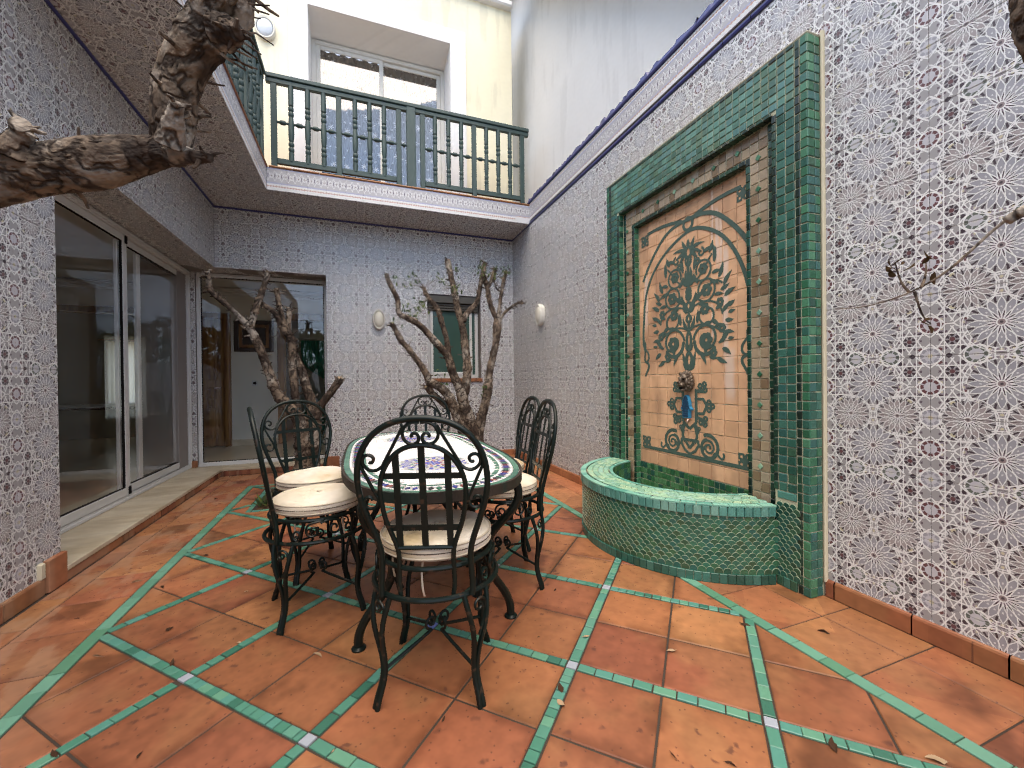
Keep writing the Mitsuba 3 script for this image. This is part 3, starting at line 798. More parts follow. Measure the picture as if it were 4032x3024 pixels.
for B in (BED_L, BED_R):
    for p, q in (((B[0], B[2] - 0.025), (B[1], B[2] - 0.025)), ((B[0], B[3] + 0.025), (B[1], B[3] + 0.025)), ((B[0] - 0.025, B[2] - 0.05), (B[0] - 0.025, B[3] + 0.05)), ((B[1] + 0.025, B[2] - 0.05), (B[1] + 0.025, B[3] + 0.05))):
        strip(p, q, 0.042, 0.06, TEALS)
mosaic.build()


def soil(b, text):
    n = 18
    gx, gy = np.meshgrid(np.linspace(b[0], b[1], n), np.linspace(b[2], b[3], n), indexing='ij')
    z = -0.012 + 0.035 * meshkit.noise(np.stack([gx * 7, gy * 7, gx * 0], -1), 2) * np.clip(np.minimum(np.minimum(gx - b[0], b[1] - gx), np.minimum(gy - b[2], b[3] - gy)) * 12, 0, 1)
    v = np.stack([gx, gy, z], -1).reshape(-1, 3)
    f = np.array([[i * n + j, (i + 1) * n + j, (i + 1) * n + j + 1, i * n + j + 1] for i in range(n - 1) for j in range(n - 1)])
    k = put(numbered('planting_bed'), mikit.ply((v, f), 'mat_soil', smooth=True), num=False)
    label(k, text, 'planting bed')


soil(BED_L, 'bare soil bed under the pruned tree by the picture window')
soil(BED_R, 'bare soil bed under the pruned tree behind the table')

# ------------------------------------------------------------------ tiled walls
tile_cache = {}


def wall_tiles(parent, name, plane, r, holes, org, w=TU, h=TV, mat='mat_wall_tile', skip=None, tilt=0.12):
    """plane: (origin fn(u,v)->xyz, udir, vdir, ndir); r = (u0,u1,v0,v1); org = grid origin"""
    pos, ud, vd, nd = plane
    i0, i1 = math.floor((r[0] - org[0]) / w), math.ceil((r[1] - org[0]) / w)
    j0, j1 = math.floor((r[2] - org[1]) / h), math.ceil((r[3] - org[1]) / h)
    for i in range(i0, i1):
        for j in range(j0, j1):
            a, b = max(r[0], org[0] + i * w), min(r[1], org[0] + (i + 1) * w)
            c, d = max(r[2], org[1] + j * h), min(r[3], org[1] + (j + 1) * h)
            if b - a < 0.008 or d - c < 0.008: continue
            if skip and skip(a, b, c, d): continue
            qs = rect_minus((a, b, c, d), holes) if holes else [(a, b, c, d)]
            if not qs: continue
            cu, cv = (a + b) / 2, (c + d) / 2
            key = (name, tuple(round(x, 4) for q in qs for x in (q[0] - cu, q[1] - cu, q[2] - cv, q[3] - cv)), mat)
            sh = tile_cache.get(key)
            if sh is None:
                ms = []
                for q in qs:
                    g = 0.0010
                    v, f = prism(rect(q[1] - q[0] - 2 * g, q[3] - q[2] - 2 * g), 0.008, 0.0011)
                    ms.append((v + [(q[0] + q[1]) / 2 - cu, (q[2] + q[3]) / 2 - cv, 0], f))
                sh = tile_cache[key] = mikit.ply(cat(ms), mat, smooth=False)
            m = frame_m(pos(cu, cv), ud, vd, nd) @ move(0, 0, -0.008) @ rot((1, 0, 0), math.radians(R_.gauss(0, tilt))) @ rot((0, 1, 0), math.radians(R_.gauss(0, tilt)))
            put(f'{parent}__{name}', sh, m)


def skirting(parent, p0, p1, n, h=0.085, t=0.014, step=0.305):
    """terracotta skirting pieces with a rounded top from p0 to p1, n = outward normal"""
    p0, p1, n = (np.array([*q, 0.0])[:3] for q in (p0, p1, n))
    L = np.linalg.norm(p1 - p0); u = (p1 - p0) / L
    prof = [(0, 0), (t, 0), (t, h - 0.012), (t - 0.004, h - 0.004), (t - 0.009, h), (0, h)]
    s = 0.0
    while s < L - 0.01:
        ln = min(step * R_.uniform(0.9, 1.05), L - s)
        v, f = prism(prof, ln - 0.004, 0.0015)
        m = frame_m(p0 + u * s + n * R_.uniform(0, 0.002), n, [0, 0, 1], u)
        if np.linalg.det(m[:3, :3]) < 0:
            m = frame_m(p0 + u * (s + ln) + n * R_.uniform(0, 0.002), n, [0, 0, 1], -u)
        part(parent, 'skirting_tile', (v, f), f'mat_terracotta_{R_.choice([0, 1, 1, 3])}', m=m)
        s += ln


# right wall
w1 = thing('tiled_wall', 'long courtyard wall of star-patterned tiles that carries the green fountain', 'wall')
part(w1, 'masonry', box(XR + 0.004, XR + 0.25, -0.9, 6.5, -0.05, ZS + 0.33), 'mat_grout')
pl_right = (lambda u, v: [XR, u, v], [0, -1, 0], [0, 0, 1], [-1, 0, 0])
wall_tiles(w1, 'tile', pl_right, (-0.85, YB, 0.0, ZS), [], (0.995, 0.4216 - 2 * TV), skip=lambda a, b, c, d: (a > 1.45 and b < 3.12 and d < 2.76) or (b < -0.2))
skirting(w1, (XR, -0.7), (XR, 1.405), (-1, 0)); skirting(w1, (XR, 3.17), (XR, YB - 0.015), (-1, 0))
# blue rope moulding, printed border, blue cap with ragged mortar
y = -0.8
while y < YG + 0.02:
    ln = min(0.2, YG + 0.02 - y)
    v, f = prism([(0, 0), (0.010, 0.002), (0.014, 0.012), (0.012, 0.024), (0.005, 0.030), (0, 0.030)], ln - 0.003, 0.002)
    part(w1, 'rope_tile', (v, f), 'mat_navy', m=frame_m([XR, y, ZS], [-1, 0, 0], [0, 0, 1], [0, 1, 0]) @ np.diag([1.0, 1, 1, 1]))
    v, f = prism(rect(ln - 0.0015, 0.222), 0.010, 0.0015)
    part(w1, 'border_tile', (v, f), 'mat_border', m=frame_m([XR - 0.001, y + ln / 2, 3.275 + 0.111], [0, -1, 0], [0, 0, 1], [-1, 0, 0]))
    hgt = [0.042 + 0.03 * R_.random() for _ in range(6)]
    pr = [(0, 0), (0.026, 0.0), (0.030, 0.012), (0.020, 0.032)]
    rows = []
    for q in range(7):
        hh = hgt[q] if q < 6 else hgt[0]
        rows.append([(XR - a, y + ln * q / 6, 3.500 + (b if k < 3 else hh)) for k, (a, b) in enumerate([(0, 0), (0.026, 0), (0.030, 0.012), (0.012 + 0.008 * R_.random(), 0.03)])] + [(XR + 0.02, y + ln * q / 6, 3.500 + hh * 0.9)])
    V = np.array(rows).reshape(-1, 3)
    F = [[q * 5 + k, q * 5 + k + 1, (q + 1) * 5 + k + 1, (q + 1) * 5 + k] for q in range(6) for k in range(4)]
    part(w1, 'cap_tile', (V, np.array(F)), 'mat_navy')
    y += 0.2
part(w1, 'rope_trim', tube([(XR - 0.004, YG + 0.02, ZS + 0.004), (XR - 0.004, YB - 0.002, ZS + 0.004)], 0.012), 'mat_navy')

# neighbour's plastered wall above
w2 = thing('plaster_wall', 'tall bare white plastered wall rising above the tiled fountain wall', 'wall')
gab = [(-0.9, ZS + 0.34), (6.6, ZS + 0.34), (6.6, 7.6), (1.75, 3.62), (-0.9, 3.62)]
part(w2, 'masonry', prism(gab, 0.28), 'mat_plaster_white', m=frame_m([XR + 0.018, 0, 0], [0, 1, 0], [0, 0, 1], [1, 0, 0]))

# back wall: openings for the picture window and the small window
w3 = thing('tiled_wall', 'patterned tile wall at the far end with a picture window and a small shuttered window', 'wall')
H_BIG, H_SM = (XD, -0.37, -0.1, ZL), (0.925, 1.70, 1.155, 2.345)
back_rects = rect_minus((-2.3, XR + 0.004, -0.05, ZS + 0.2), [H_BIG, H_SM])
part(w3, 'masonry', cat([box(q[0], q[1], YB + 0.004, YW + 0.10, q[2], q[3]) for q in back_rects]), 'mat_grout')
pl_back = (lambda u, v: [u, YB, v], [1, 0, 0], [0, 0, 1], [0, -1, 0])
wall_tiles(w3, 'tile', pl_back, (XL, XR, 0.0, ZS), [(XL - 1, -0.37, -0.1, ZL), H_SM], (0.064, 0.94 - 4 * TV))
# jambs and heads
wall_tiles(w3, 'jamb_tile', (lambda u, v: [-0.3695, u, v], [0, -1, 0], [0, 0, 1], [-1, 0, 0]), (YB, YW - 0.03, 0.08, ZL), [], (YB, 0.94 - 4 * TV))
wall_tiles(w3, 'jamb_tile', (lambda u, v: [H_SM[1] + 0.0005, u, v], [0, -1, 0], [0, 0, 1], [-1, 0, 0]), (YB, YB + 0.15, H_SM[2], H_SM[3]), [], (YB, 0.94 - 4 * TV))
wall_tiles(w3, 'head_tile', (lambda u, v: [u, v, ZL], [1, 0, 0], [0, -1, 0], [0, 0, -1]), (XD, -0.37, YB, YW - 0.02), [], (0.064, YB))
wall_tiles(w3, 'jamb_tile', (lambda u, v: [u, YW - 0.03, v], [1, 0, 0], [0, 0, 1], [0, -1, 0]), (XD + 0.002, XD + 0.085, 0.09, ZL), [], (XD, 0.94 - 4 * TV), w=0.1)
part(w3, 'corner_post', box(XD - 0.06, XD + 0.086, YW - 0.022, YW + 0.09, 0.02, ZL + 0.1), 'mat_grout')
part(w3, 'post_block', cbox(XD - 0.002, XD + 0.09, YW - 0.055, YW - 0.032, 0.088, 0.17, 0.004), 'mat_terracotta_1')
part(w3, 'skirting_block', cbox(-0.385, -0.235, YB - 0.03, YB - 0.001, 0.0, 0.16, 0.005), 'mat_terracotta_0')
skirting(w3, (-0.22, YB), (XR - 0.014, YB), (0, -1))
part(w3, 'pencil_trim', tube([(XL + 0.004, YB - 0.004, ZS - 0.004), (XR - 0.004, YB - 0.004, ZS - 0.004)], 0.013), 'mat_navy')

# left wall and lintel over the sliding doors
w4 = thing('tiled_wall', 'patterned tile wall on the left with a deep lintel over the sliding doors', 'wall')
YJ = 3.07
part(w4, 'masonry', cat(box(XD - 0.12, XL - 0.004, -0.9, YJ - 0.004, -0.05, ZS + 0.2), box(XD - 0.12, XL - 0.004, YJ - 0.004, YW + 0.1, ZL + 0.002, ZS + 0.2)), 'mat_grout')
pl_left = (lambda u, v: [XL, u, v], [0, 1, 0], [0, 0, 1], [1, 0, 0])
wall_tiles(w4, 'tile', pl_left, (-0.8, YB, 0.0, ZS), [(YJ, YB + 1, -0.1, ZL)], (1.55, 0.94 - 4 * TV), skip=lambda a, b, c, d: b < 0.5)
wall_tiles(w4, 'head_tile', (lambda u, v: [v, u, ZL], [0, 1, 0], [1, 0, 0], [0, 0, -1]), (YJ, YB, XD + 0.01, XL), [], (1.55, XL))
part(w4, 'pencil_trim', tube([(XL + 0.004, -0.8, ZS - 0.004), (XL + 0.004, YB - 0.004, ZS - 0.004)], 0.013), 'mat_navy')
skirting(w4, (XL, -0.7), (XL, YJ - 0.16), (1, 0), 0.09)
part(w4, 'skirting_block', cbox(XL + 0.001, XL + 0.03, YJ - 0.15, YJ - 0.002, 0.0, 0.175, 0.004), 'mat_terracotta_1')
part(w4, 'mortar_patch', cbox(XL - 0.02, XL + 0.018, YJ - 0.19, YJ - 0.152, 0.085, 0.17, 0.006), 'mat_pale_grout')

# door step of cream stone with a terracotta front
st = thing('stone_step', 'cream marble doorstep in front of the sliding doors and picture window', 'step')
for k, (a, b) in enumerate(((YJ, 4.02), (4.022, 4.98), (4.982, 5.885))):
    part(st, 'slab', cbox(XD - 0.08, XL + 0.03, a, b, 0.058, 0.088, 0.004), 'mat_marble')
for a, b in ((XD - 0.08, -1.05), (-1.048, -0.372)):
    part(st, 'slab', cbox(a, b, 5.887, YW + 0.06, 0.058, 0.088, 0.004), 'mat_marble')
part(st, 'core', cat(box(XD - 0.1, XL - 0.002, YJ - 0.003, 5.9, -0.04, 0.056), box(XL - 0.002, -0.372, 5.905, YW + 0.1, -0.04, 0.056)), 'mat_grout')
y = YJ
while y < 5.88:
    part(st, 'riser_tile', cbox(XL, XL + 0.018 + R_.uniform(0, 0.003), y, min(y + 0.3, 5.885), -0.004, 0.055, 0.003), f'mat_terracotta_{R_.choice([0, 1, 3])}')
    y += 0.303
x = XL + 0.02
while x < -0.38:
    part(st, 'riser_tile', cbox(x, min(x + 0.3, -0.372), 5.885, 5.902 + R_.uniform(0, 0.002), -0.004, 0.055, 0.003), f'mat_terracotta_{R_.choice([0, 1, 3])}')
    x += 0.303

# ------------------------------------------------------------------ balcony
bal = thing('balcony', 'tiled balcony with a printed border along its edge under the green railing', 'balcony')
ZF = 3.470
XB0 = -2.0
YEND = 2.45
part(bal, 'slab', cat(box(XB0, XR - 0.012, YG + 0.012, YB + 0.05, ZS + 0.012, ZF), box(XB0, XG - 0.012, YEND, YG + 0.011, ZS + 0.012, ZF)), 'mat_grout')
wall_tiles(bal, 'soffit_tile', (lambda u, v: [u, v, ZS + 0.002], [1, 0, 0], [0, -1, 0], [0, 0, -1]), (XL, XR, YG, YB), [], (0.064, 5.20))
wall_tiles(bal, 'soffit_tile', (lambda u, v: [u, v, ZS + 0.002], [1, 0, 0], [0, -1, 0], [0, 0, -1]), (XL, XG, YEND, YG), [], (0.064, 5.20))
x = XG
while x < XR - 0.02:
    b = min(x + 0.20, XR - 0.002)
    part(bal, 'border_tile', prism(rect(b - x - 0.0012, 0.245), 0.012, 0.0012), 'mat_border', m=frame_m([(x + b) / 2, YG + 0.012, ZS + 0.006 + 0.1225], [1, 0, 0], [0, 0, 1], [0, -1, 0]))
    x = x + 0.20
y = YG - 0.012
while y > YEND + 0.2:
    a = y - 0.20
    part(bal, 'border_tile', prism(rect(y - a - 0.0012, 0.245), 0.012, 0.0012), 'mat_border', m=frame_m([XG - 0.012, (a + y) / 2, ZS + 0.006 + 0.1225], [0, 1, 0], [0, 0, 1], [1, 0, 0]))
    y = a


def nosing(p0, p1, n):
    p0, p1, n = np.array(p0, float), np.array(p1, float), np.array(n, float)
    L = np.linalg.norm(p1 - p0); u = (p1 - p0) / L; s = 0
    while s < L - 0.02:
        ln = min(0.25 * R_.uniform(0.92, 1.08), L - s)
        prof = [(-0.11, 0), (0.004, 0), (0.016, 0.006), (0.019, 0.013), (0.014, 0.022), (-0.11, 0.022)]
        m = frame_m(p0 + u * s + [0, 0, R_.uniform(-0.002, 0.003)], n, [0, 0, 1], u)
        if np.linalg.det(m[:3, :3]) < 0: m = frame_m(p0 + u * (s + ln), n, [0, 0, 1], -u)
        part(bal, 'nosing_tile', prism(prof, ln - 0.005, 0.002), f'mat_terracotta_{R_.choice([0, 2, 2])}', m=m)
        s += ln


nosing((XG + 0.02, YG + 0.004, ZF + 0.003), (XR - 0.003, YG + 0.004, ZF + 0.003), (0, -1, 0))
nosing((XG - 0.004, YEND, ZF + 0.003), (XG - 0.004, YG + 0.02, ZF + 0.003), (1, 0, 0))
part(bal, 'paving', cat(box(XB0, XR - 0.02, YG + 0.13, YB - 0.001, ZF + 0.001, ZF + 0.021), box(XB0, XG - 0.13, YEND, YG + 0.129, ZF + 0.001, ZF + 0.021)), 'mat_terracotta_1')

# ------------------------------------------------------------------ wooden railings
BAL_PROF = [(0.0, 0.0), (0.019, 0.0), (0.019, 0.10), (0.013, 0.108), (0.020, 0.122), (0.020, 0.150), (0.012, 0.165), (0.020, 0.180), (0.020, 0.207), (0.012, 0.222), (0.017, 0.232),
            (0.021, 0.300), (0.021, 0.345), (0.021, 0.410), (0.017, 0.490), (0.012, 0.500), (0.020, 0.515), (0.020, 0.545), (0.012, 0.560), (0.020, 0.575), (0.020, 0.602), (0.012, 0.617), (0.019, 0.628), (0.019, 0.84), (0.0, 0.84)]
baluster = mikit.ply(lathe([(1.42 * a, b) for a, b in BAL_PROF], 12), 'mat_rail', smooth=40)
bead_prof = [(0.0, 0.0), (0.012, 0.0), (0.008, 0.012), (0.020, 0.020), (0.020, 0.045), (0.008, 0.055), (0.012, 0.066), (0.008, 0.076)]


def railing(name, text, org, u, posts, stiles, bals, L, wide=()):
    """org: corner point on the nosing, u: direction along the rail"""
    t = thing(name, text, 'railing')
    u = np.array([*u, 0.0]); nrm = np.array([u[1], -u[0], 0.0])
    m0 = frame_m(org, u, np.cross([0, 0, 1.0], u), [0, 0, 1])

    def bx(nm, a, b, w, z0, z1, c=0.004):
        part(t, nm, cbox(a, b, -w / 2, w / 2, z0, z1, c), 'mat_rail', m=m0)
    bx('top_rail', 0.0, L, 0.085, 0.995, 1.040, 0.006)
    bx('under_rail', 0.0, L, 0.05, 0.945, 0.994)
    for a, b in posts: bx('stile', a, b, 0.044, 0.02, 0.944)
    for a, b in wide: bx('post', a, b, 0.075, 0.0, 0.996, 0.005)
    edges = sorted([*posts, *wide])
    for (a, b), (c, d) in zip(edges, edges[1:]):
        if c - b > 0.2: bx('bottom_rail', b + 0.001, c - 0.001, 0.04, 0.065, 0.125)
    zb = 0.105
    for s in bals:
        put(f'{t}__baluster', baluster, m0 @ move(s, 0, zb + 0.002))
        part(t, 'node', xf(lathe([(0, -0.024), (0.020, -0.022), (0.026, -0.012), (0.026, 0.012), (0.020, 0.022), (0, 0.024)], 8, 0.39), rot((1, 0, 0), math.pi / 2) @ np.diag([1, 1, 1.0, 1])), 'mat_rail', 30, m=m0 @ move(s, 0, 0.530))
    stops = sorted([*bals, *[a for a, b in edges], *[b for a, b in edges]])
    for a, b in zip(stops, stops[1:]):
        if not 0.06 < b - a < 0.3: continue
        a2, b2 = (a + 0.024 if a in bals else a), (b - 0.024 if b in bals else b)
        n = 2
        pr = [(0.006, a2), (0.013, a2 + 0.003), (0.012, a2 + 0.2 * (b2 - a2)), (0.024, a2 + 0.33 * (b2 - a2)), (0.024, a2 + 0.67 * (b2 - a2)), (0.012, a2 + 0.8 * (b2 - a2)), (0.013, b2 - 0.003), (0.006, b2)]
        part(t, 'bead', xf(lathe(pr, 10), rot((0, 1, 0), math.pi / 2)), 'mat_rail', 40, m=m0 @ move(0, 0, 0.530))
    return t


X0 = XG + 0.0
railing('wooden_railing', 'green turned-wood railing across the balcony in front of the upper window', [X0, YG + 0.035, ZF + 0.005], (1, 0),
        [(v - X0 - 0.029, v - X0 + 0.029) for v in (-0.832, -0.168, 0.505, 0.79, 1.45, 2.118)], None,
        [v - X0 for v in (-0.662, -0.494, -0.329, 0.008, 0.170, 0.334, 0.946, 1.115, 1.281, 1.617, 1.781, 1.946)], XR - X0 - 0.004, wide=[(0.596 - X0, 0.704 - X0)])
L2 = 2.72
sts, bls, s = [(0.02, 0.078)], [], 0.05
while s + 0.67 < L2:
    bls += [s + 0.17, s + 0.335, s + 0.50]
    sts.append((s + 0.641, s + 0.699)); s += 0.67
railing('wooden_railing', 'green turned-wood railing along the left balcony running towards the camera', [XG - 0.035, YG + 0.0, ZF + 0.005], (0, -1), sts, None, bls, L2)

# ------------------------------------------------------------------ upper house
up = thing('house_wall', 'pale yellow upper house wall with white surround around the balcony door', 'wall')
OU = (-0.54, 1.292, ZF + 0.02, 5.92)
part(up, 'masonry', cat([box(q[0], q[1], YB, YB + 0.55, q[2], q[3]) for q in rect_minus((XB0 - 0.3, XR + 0.016, ZF + 0.0, 6.66), [OU])]), 'mat_plaster_yellow')
part(up, 'surround', cat([box(q[0], q[1], YB - 0.022, YB + 0.02, q[2], q[3]) for q in rect_minus((-0.757, 1.515, ZF + 0.022, 6.13), [(OU[0] + 0.001, OU[1] - 0.001, 0, OU[3] - 0.001)])]), 'mat_white_trim')
part(up, 'reveal', cat(box(OU[0] - 0.03, OU[0] + 0.002, YB - 0.02, YB + 0.5, OU[2], OU[3]), box(OU[1] - 0.002, OU[1] + 0.03, YB - 0.02, YB + 0.5, OU[2], OU[3]),
                       (np.array([[OU[0], YB - 0.021, 5.918], [OU[1], YB - 0.021, 5.918], [OU[1], YB + 0.5, 5.83], [OU[0], YB + 0.5, 5.83], [OU[0], YB - 0.021, 5.95], [OU[1], YB - 0.021, 5.95], [OU[1], YB + 0.5, 5.95], [OU[0], YB + 0.5, 5.95]]),
                        np.array([[0, 3, 2, 1], [4, 5, 6, 7], [0, 1, 5, 4], [1, 2, 6, 5], [2, 3, 7, 6], [3, 0, 4, 7]]))), 'mat_white_trim')
part(up, 'side_masonry', box(XB0 - 0.3, XB0, YEND, YB, ZF + 0.0, ZF + 1.0), 'mat_plaster_yellow')
part(up, 'cornice', cbox(XB0 - 0.3, XR + 0.015, YB - 0.10, YB + 0.55, 6.655, 6.75, 0.02), 'mat_white_trim')


def pane_quad(a, b, c, d):
    return np.array([a, b, c, d], float), np.array([[0, 1, 2, 3]])


def window_frame(t, name, x0, x1, z0, z1, y, w, d, mat='mat_alu', c=0.004):
    """rectangular frame in the plane y (front at y), bars of width w and depth d"""
    part(t, name, cbox(x0, x0 + w, y, y + d, z0, z1, c), mat); part(t, name, cbox(x1 - w, x1, y, y + d, z0, z1, c), mat)
    part(t, name, cbox(x0 + w + 0.001, x1 - w - 0.001, y, y + d, z0, z0 + w, c), mat); part(t, name, cbox(x0 + w + 0.001, x1 - w - 0.001, y, y + d, z1 - w, z1, c), mat)


yU = YB + 0.42
uw = thing('balcony_door', 'white framed sliding balcony door upstairs reflecting the blue sky', 'window')
window_frame(uw, 'frame', OU[0] + 0.003, OU[1] - 0.003, OU[2] + 0.001, 5.826, yU, 0.055, 0.06, 'mat_alu_cream')
for a, b, yy in ((-0.482, 0.402, yU + 0.008), (0.352, 1.234, yU + 0.033)):
    window_frame(uw, 'sash', a, b, OU[2] + 0.058, 5.77, yy, 0.055, 0.022, 'mat_alu_cream')
    part(uw, 'pane', pane_quad([a + 0.05, yy + 0.011, OU[2] + 0.1], [b - 0.05, yy + 0.011, OU[2] + 0.1], [b - 0.05, yy + 0.011, 5.72], [a + 0.05, yy + 0.011, 5.72]), 'mat_coated_glass')


def curtain_mesh(x0, x1, z0, z1, y, folds, amp, n=160, gather=None):
    xs = np.linspace(x0, x1, n); zs = np.linspace(z0, z1, 24)
    X, Z = np.meshgrid(xs, zs, indexing='ij')
    tt = (X - x0) / (x1 - x0)
    Y = y + amp * np.sin(tt * folds * 2 * np.pi + 0.7 * np.sin(tt * 11)) * (0.6 + 0.4 * np.sin(3 * tt + 1)) * (0.75 + 0.25 * np.cos(Z * 2))
    if gather is not None:
        zc, xc, k = gather
        g = np.exp(-((Z - zc) / 0.33) ** 2) * k
        X = xc - (xc - X) * (1 - g)
    v = np.stack([X, Y, Z], -1).reshape(-1, 3)
    m = len(zs)
    f = np.array([[i * m + j, (i + 1) * m + j, (i + 1) * m + j + 1, i * m + j + 1] for i in range(n - 1) for j in range(m - 1)])
    return v, f


k = put('curtain', mikit.ply(curtain_mesh(-0.5, 1.26, OU[2] + 0.03, 5.81, yU + 0.16, 13, 0.022), 'mat_star_curtain', smooth=True))
used['curtain'] = 1
label(k, 'beige curtain printed with white stars behind the upstairs glass', 'curtain')
part(up, 'inner_room', box(OU[0] - 0.4, OU[1] + 0.4, yU + 0.9, yU + 0.95, 3.4, 6.2), 'mat_room_wall')

# rear and outer walls beyond the frame
w5 = thing('plaster_wall', 'low white garden wall far behind the camera', 'wall')
part(w5, 'masonry', box(-6.0, 7.0, -8.3, -8.0, -0.05, 2.0), 'mat_plaster_white')

hd_rng = np.random.default_rng(77)
hn = 9000
hc = np.c_[hd_rng.uniform(-7, 8, hn), hd_rng.normal(-9.2, 0.35, hn), 3.6 * np.sqrt(hd_rng.random(hn))]
hc[:, 2] *= 0.86 + 0.28 * meshkit.noise(np.c_[hc[:, 0] * 0.9, hc[:, 0] * 0, hc[:, 0] * 0], 4)
ha, hb = hd_rng.normal(size=(hn, 3)) * 0.09, hd_rng.normal(size=(hn, 3)) * 0.09
hv = np.stack([hc - ha, hc + hb, hc + ha], 1).reshape(-1, 3)
k = put('hedge', mikit.ply((hv, np.arange(3 * hn).reshape(-1, 3)), 'mat_leaf', smooth=False))
label(k, 'leafy green hedge along the garden wall behind the camera', 'hedge', kind='stuff')

# ------------------------------------------------------------------ sliding doors (left)
sd = thing('sliding_door', 'large white aluminium sliding glass doors on the left side of the courtyard', 'door')


def ybox(nm, x0, x1, y0, y1, z0, z1, mat='mat_alu', c=0.004):
    return part(sd, nm, cbox(x0, x1, y0, y1, z0, z1, c), mat)


YD0, YD1 = YJ + 0.0, YW - 0.06
ybox('bottom_track', XD - 0.065, XD + 0.035, YD0, YD1, 0.089, 0.116)
for q in (-0.03, 0.004, 0.028): ybox('track_rib', XD + q - 0.004, XD + q, YD0, YD1, 0.1165, 0.130, c=0.001)
ybox('head_track', XD - 0.065, XD + 0.035, YD0, YD1, 2.44, ZL - 0.004)
ybox('head_rib', XD + 0.036, XD + 0.044, YD0, YD1, 2.46, 2.478, c=0.002)
ybox('side_frame', XD - 0.065, XD + 0.035, YD1 + 0.001, YD1 + 0.05, 0.089, ZL - 0.004)
for y0, y1, xx in ((3.10, 4.66, XD + 0.006), (4.57, YD1 - 0.002, XD - 0.028), (4.98, YD1 - 0.16, XD - 0.056)):
    pn = f'{sd}__panel'
    z0, z1 = 0.135, 2.437
    v = cat(cbox(xx, xx + 0.026, y0, y0 + 0.075, z0, z1, 0.003), cbox(xx, xx + 0.026, y1 - 0.075, y1, z0, z1, 0.003), cbox(xx, xx + 0.026, y0 + 0.0751, y1 - 0.0751, z0, z0 + 0.07, 0.003), cbox(xx, xx + 0.026, y0 + 0.0751, y1 - 0.0751, z1 - 0.06, z1, 0.003))
    kp = part(sd, 'panel', v, 'mat_alu')
    part(kp, 'gasket', cat(box(xx + 0.004, xx + 0.022, y0 + 0.0752, y0 + 0.081, z0 + 0.07, z1 - 0.06), box(xx + 0.004, xx + 0.022, y1 - 0.081, y1 - 0.0752, z0 + 0.07, z1 - 0.06), box(xx + 0.004, xx + 0.022, y0 + 0.081, y1 - 0.081, z1 - 0.066, z1 - 0.0602), box(xx + 0.004, xx + 0.022, y0 + 0.081, y1 - 0.081, z0 + 0.0702, z0 + 0.076)), 'mat_gasket')
    if xx > XD - 0.05:
        part(kp, 'pane', pane_quad([xx + 0.013, y0 + 0.07, z0 + 0.06], [xx + 0.013, y1 - 0.07, z0 + 0.06], [xx + 0.013, y1 - 0.07, z1 - 0.05], [xx + 0.013, y0 + 0.07, z1 - 0.05]), 'mat_glass')
    if xx > XD:
        for zz in (z0 + 0.006, z1 - 0.075): part(kp, 'stop', cbox(xx + 0.0262, xx + 0.040, y1 - 0.040, y1 - 0.012, zz, zz + 0.07, 0.004), 'mat_black')

# ------------------------------------------------------------------ picture window (back)
pw = thing('picture_window', 'tall fixed window with thin white frame behind the left tree', 'window')
window_frame(pw, 'frame', XD + 0.09, -0.375, 0.089, ZL - 0.004, YW - 0.015, 0.045, 0.055)
part(pw, 'inner_frame', cat(box(XD + 0.136, -0.421, YW + 0.0, YW + 0.004, 0.135, 0.143), box(XD + 0.136, -0.421, YW + 0.0, YW + 0.004, 2.440, 2.449), box(XD + 0.136, XD + 0.144, YW, YW + 0.004, 0.135, 2.449), box(-0.429, -0.421, YW, YW + 0.004, 0.135, 2.449)), 'mat_gasket')
part(pw, 'sill_lip', cbox(XD + 0.09, -0.375, YW - 0.03, YW - 0.016, 0.089, 0.108, 0.003), 'mat_alu')
part(pw, 'pane', pane_quad([XD + 0.13, YW + 0.012, 0.13], [-0.415, YW + 0.012, 0.13], [-0.415, YW + 0.012, 2.455], [XD + 0.13, YW + 0.012, 2.455]), 'mat_glass')

# ------------------------------------------------------------------ small shuttered window
sw = thing('small_window', 'small frosted green window with white frame behind the right tree', 'window')
yS = YB + 0.13
part(sw, 'shutter_box', cat(cbox(0.93, 1.695, YB + 0.02, yS + 0.08, 2.235, 2.343, 0.004)), 'mat_shutter')
for k_ in range(3): part(sw, 'shutter_slat', cbox(0.935, 1.69, YB + 0.055 + 0.012 * k_, YB + 0.085 + 0.012 * k_, 2.190 - 0.034 * k_ + 0.01, 2.222 - 0.034 * k_ + 0.01, 0.008), 'mat_shutter')
window_frame(sw, 'frame', 0.930, 1.695, 1.158, 2.234, yS, 0.05, 0.06)
window_frame(sw, 'sash', 0.981, 1.600, 1.209, 2.183, yS - 0.012, 0.042, 0.03)
part(sw, 'pane', box(1.02, 1.565, yS + 0.008, yS + 0.014, 1.24, 2.15), 'mat_frosted')
part(sw, 'side_pane', box(1.601, 1.643, yS + 0.02, yS + 0.026, 1.21, 2.18), 'mat_frosted')
part(sw, 'sill', cat(cbox(0.90, 1.29, YB - 0.028, yS - 0.002, 1.105, 1.155, 0.006), cbox(1.295, 1.712, YB - 0.028, yS - 0.002, 1.105, 1.155, 0.006)), 'mat_terracotta_0')

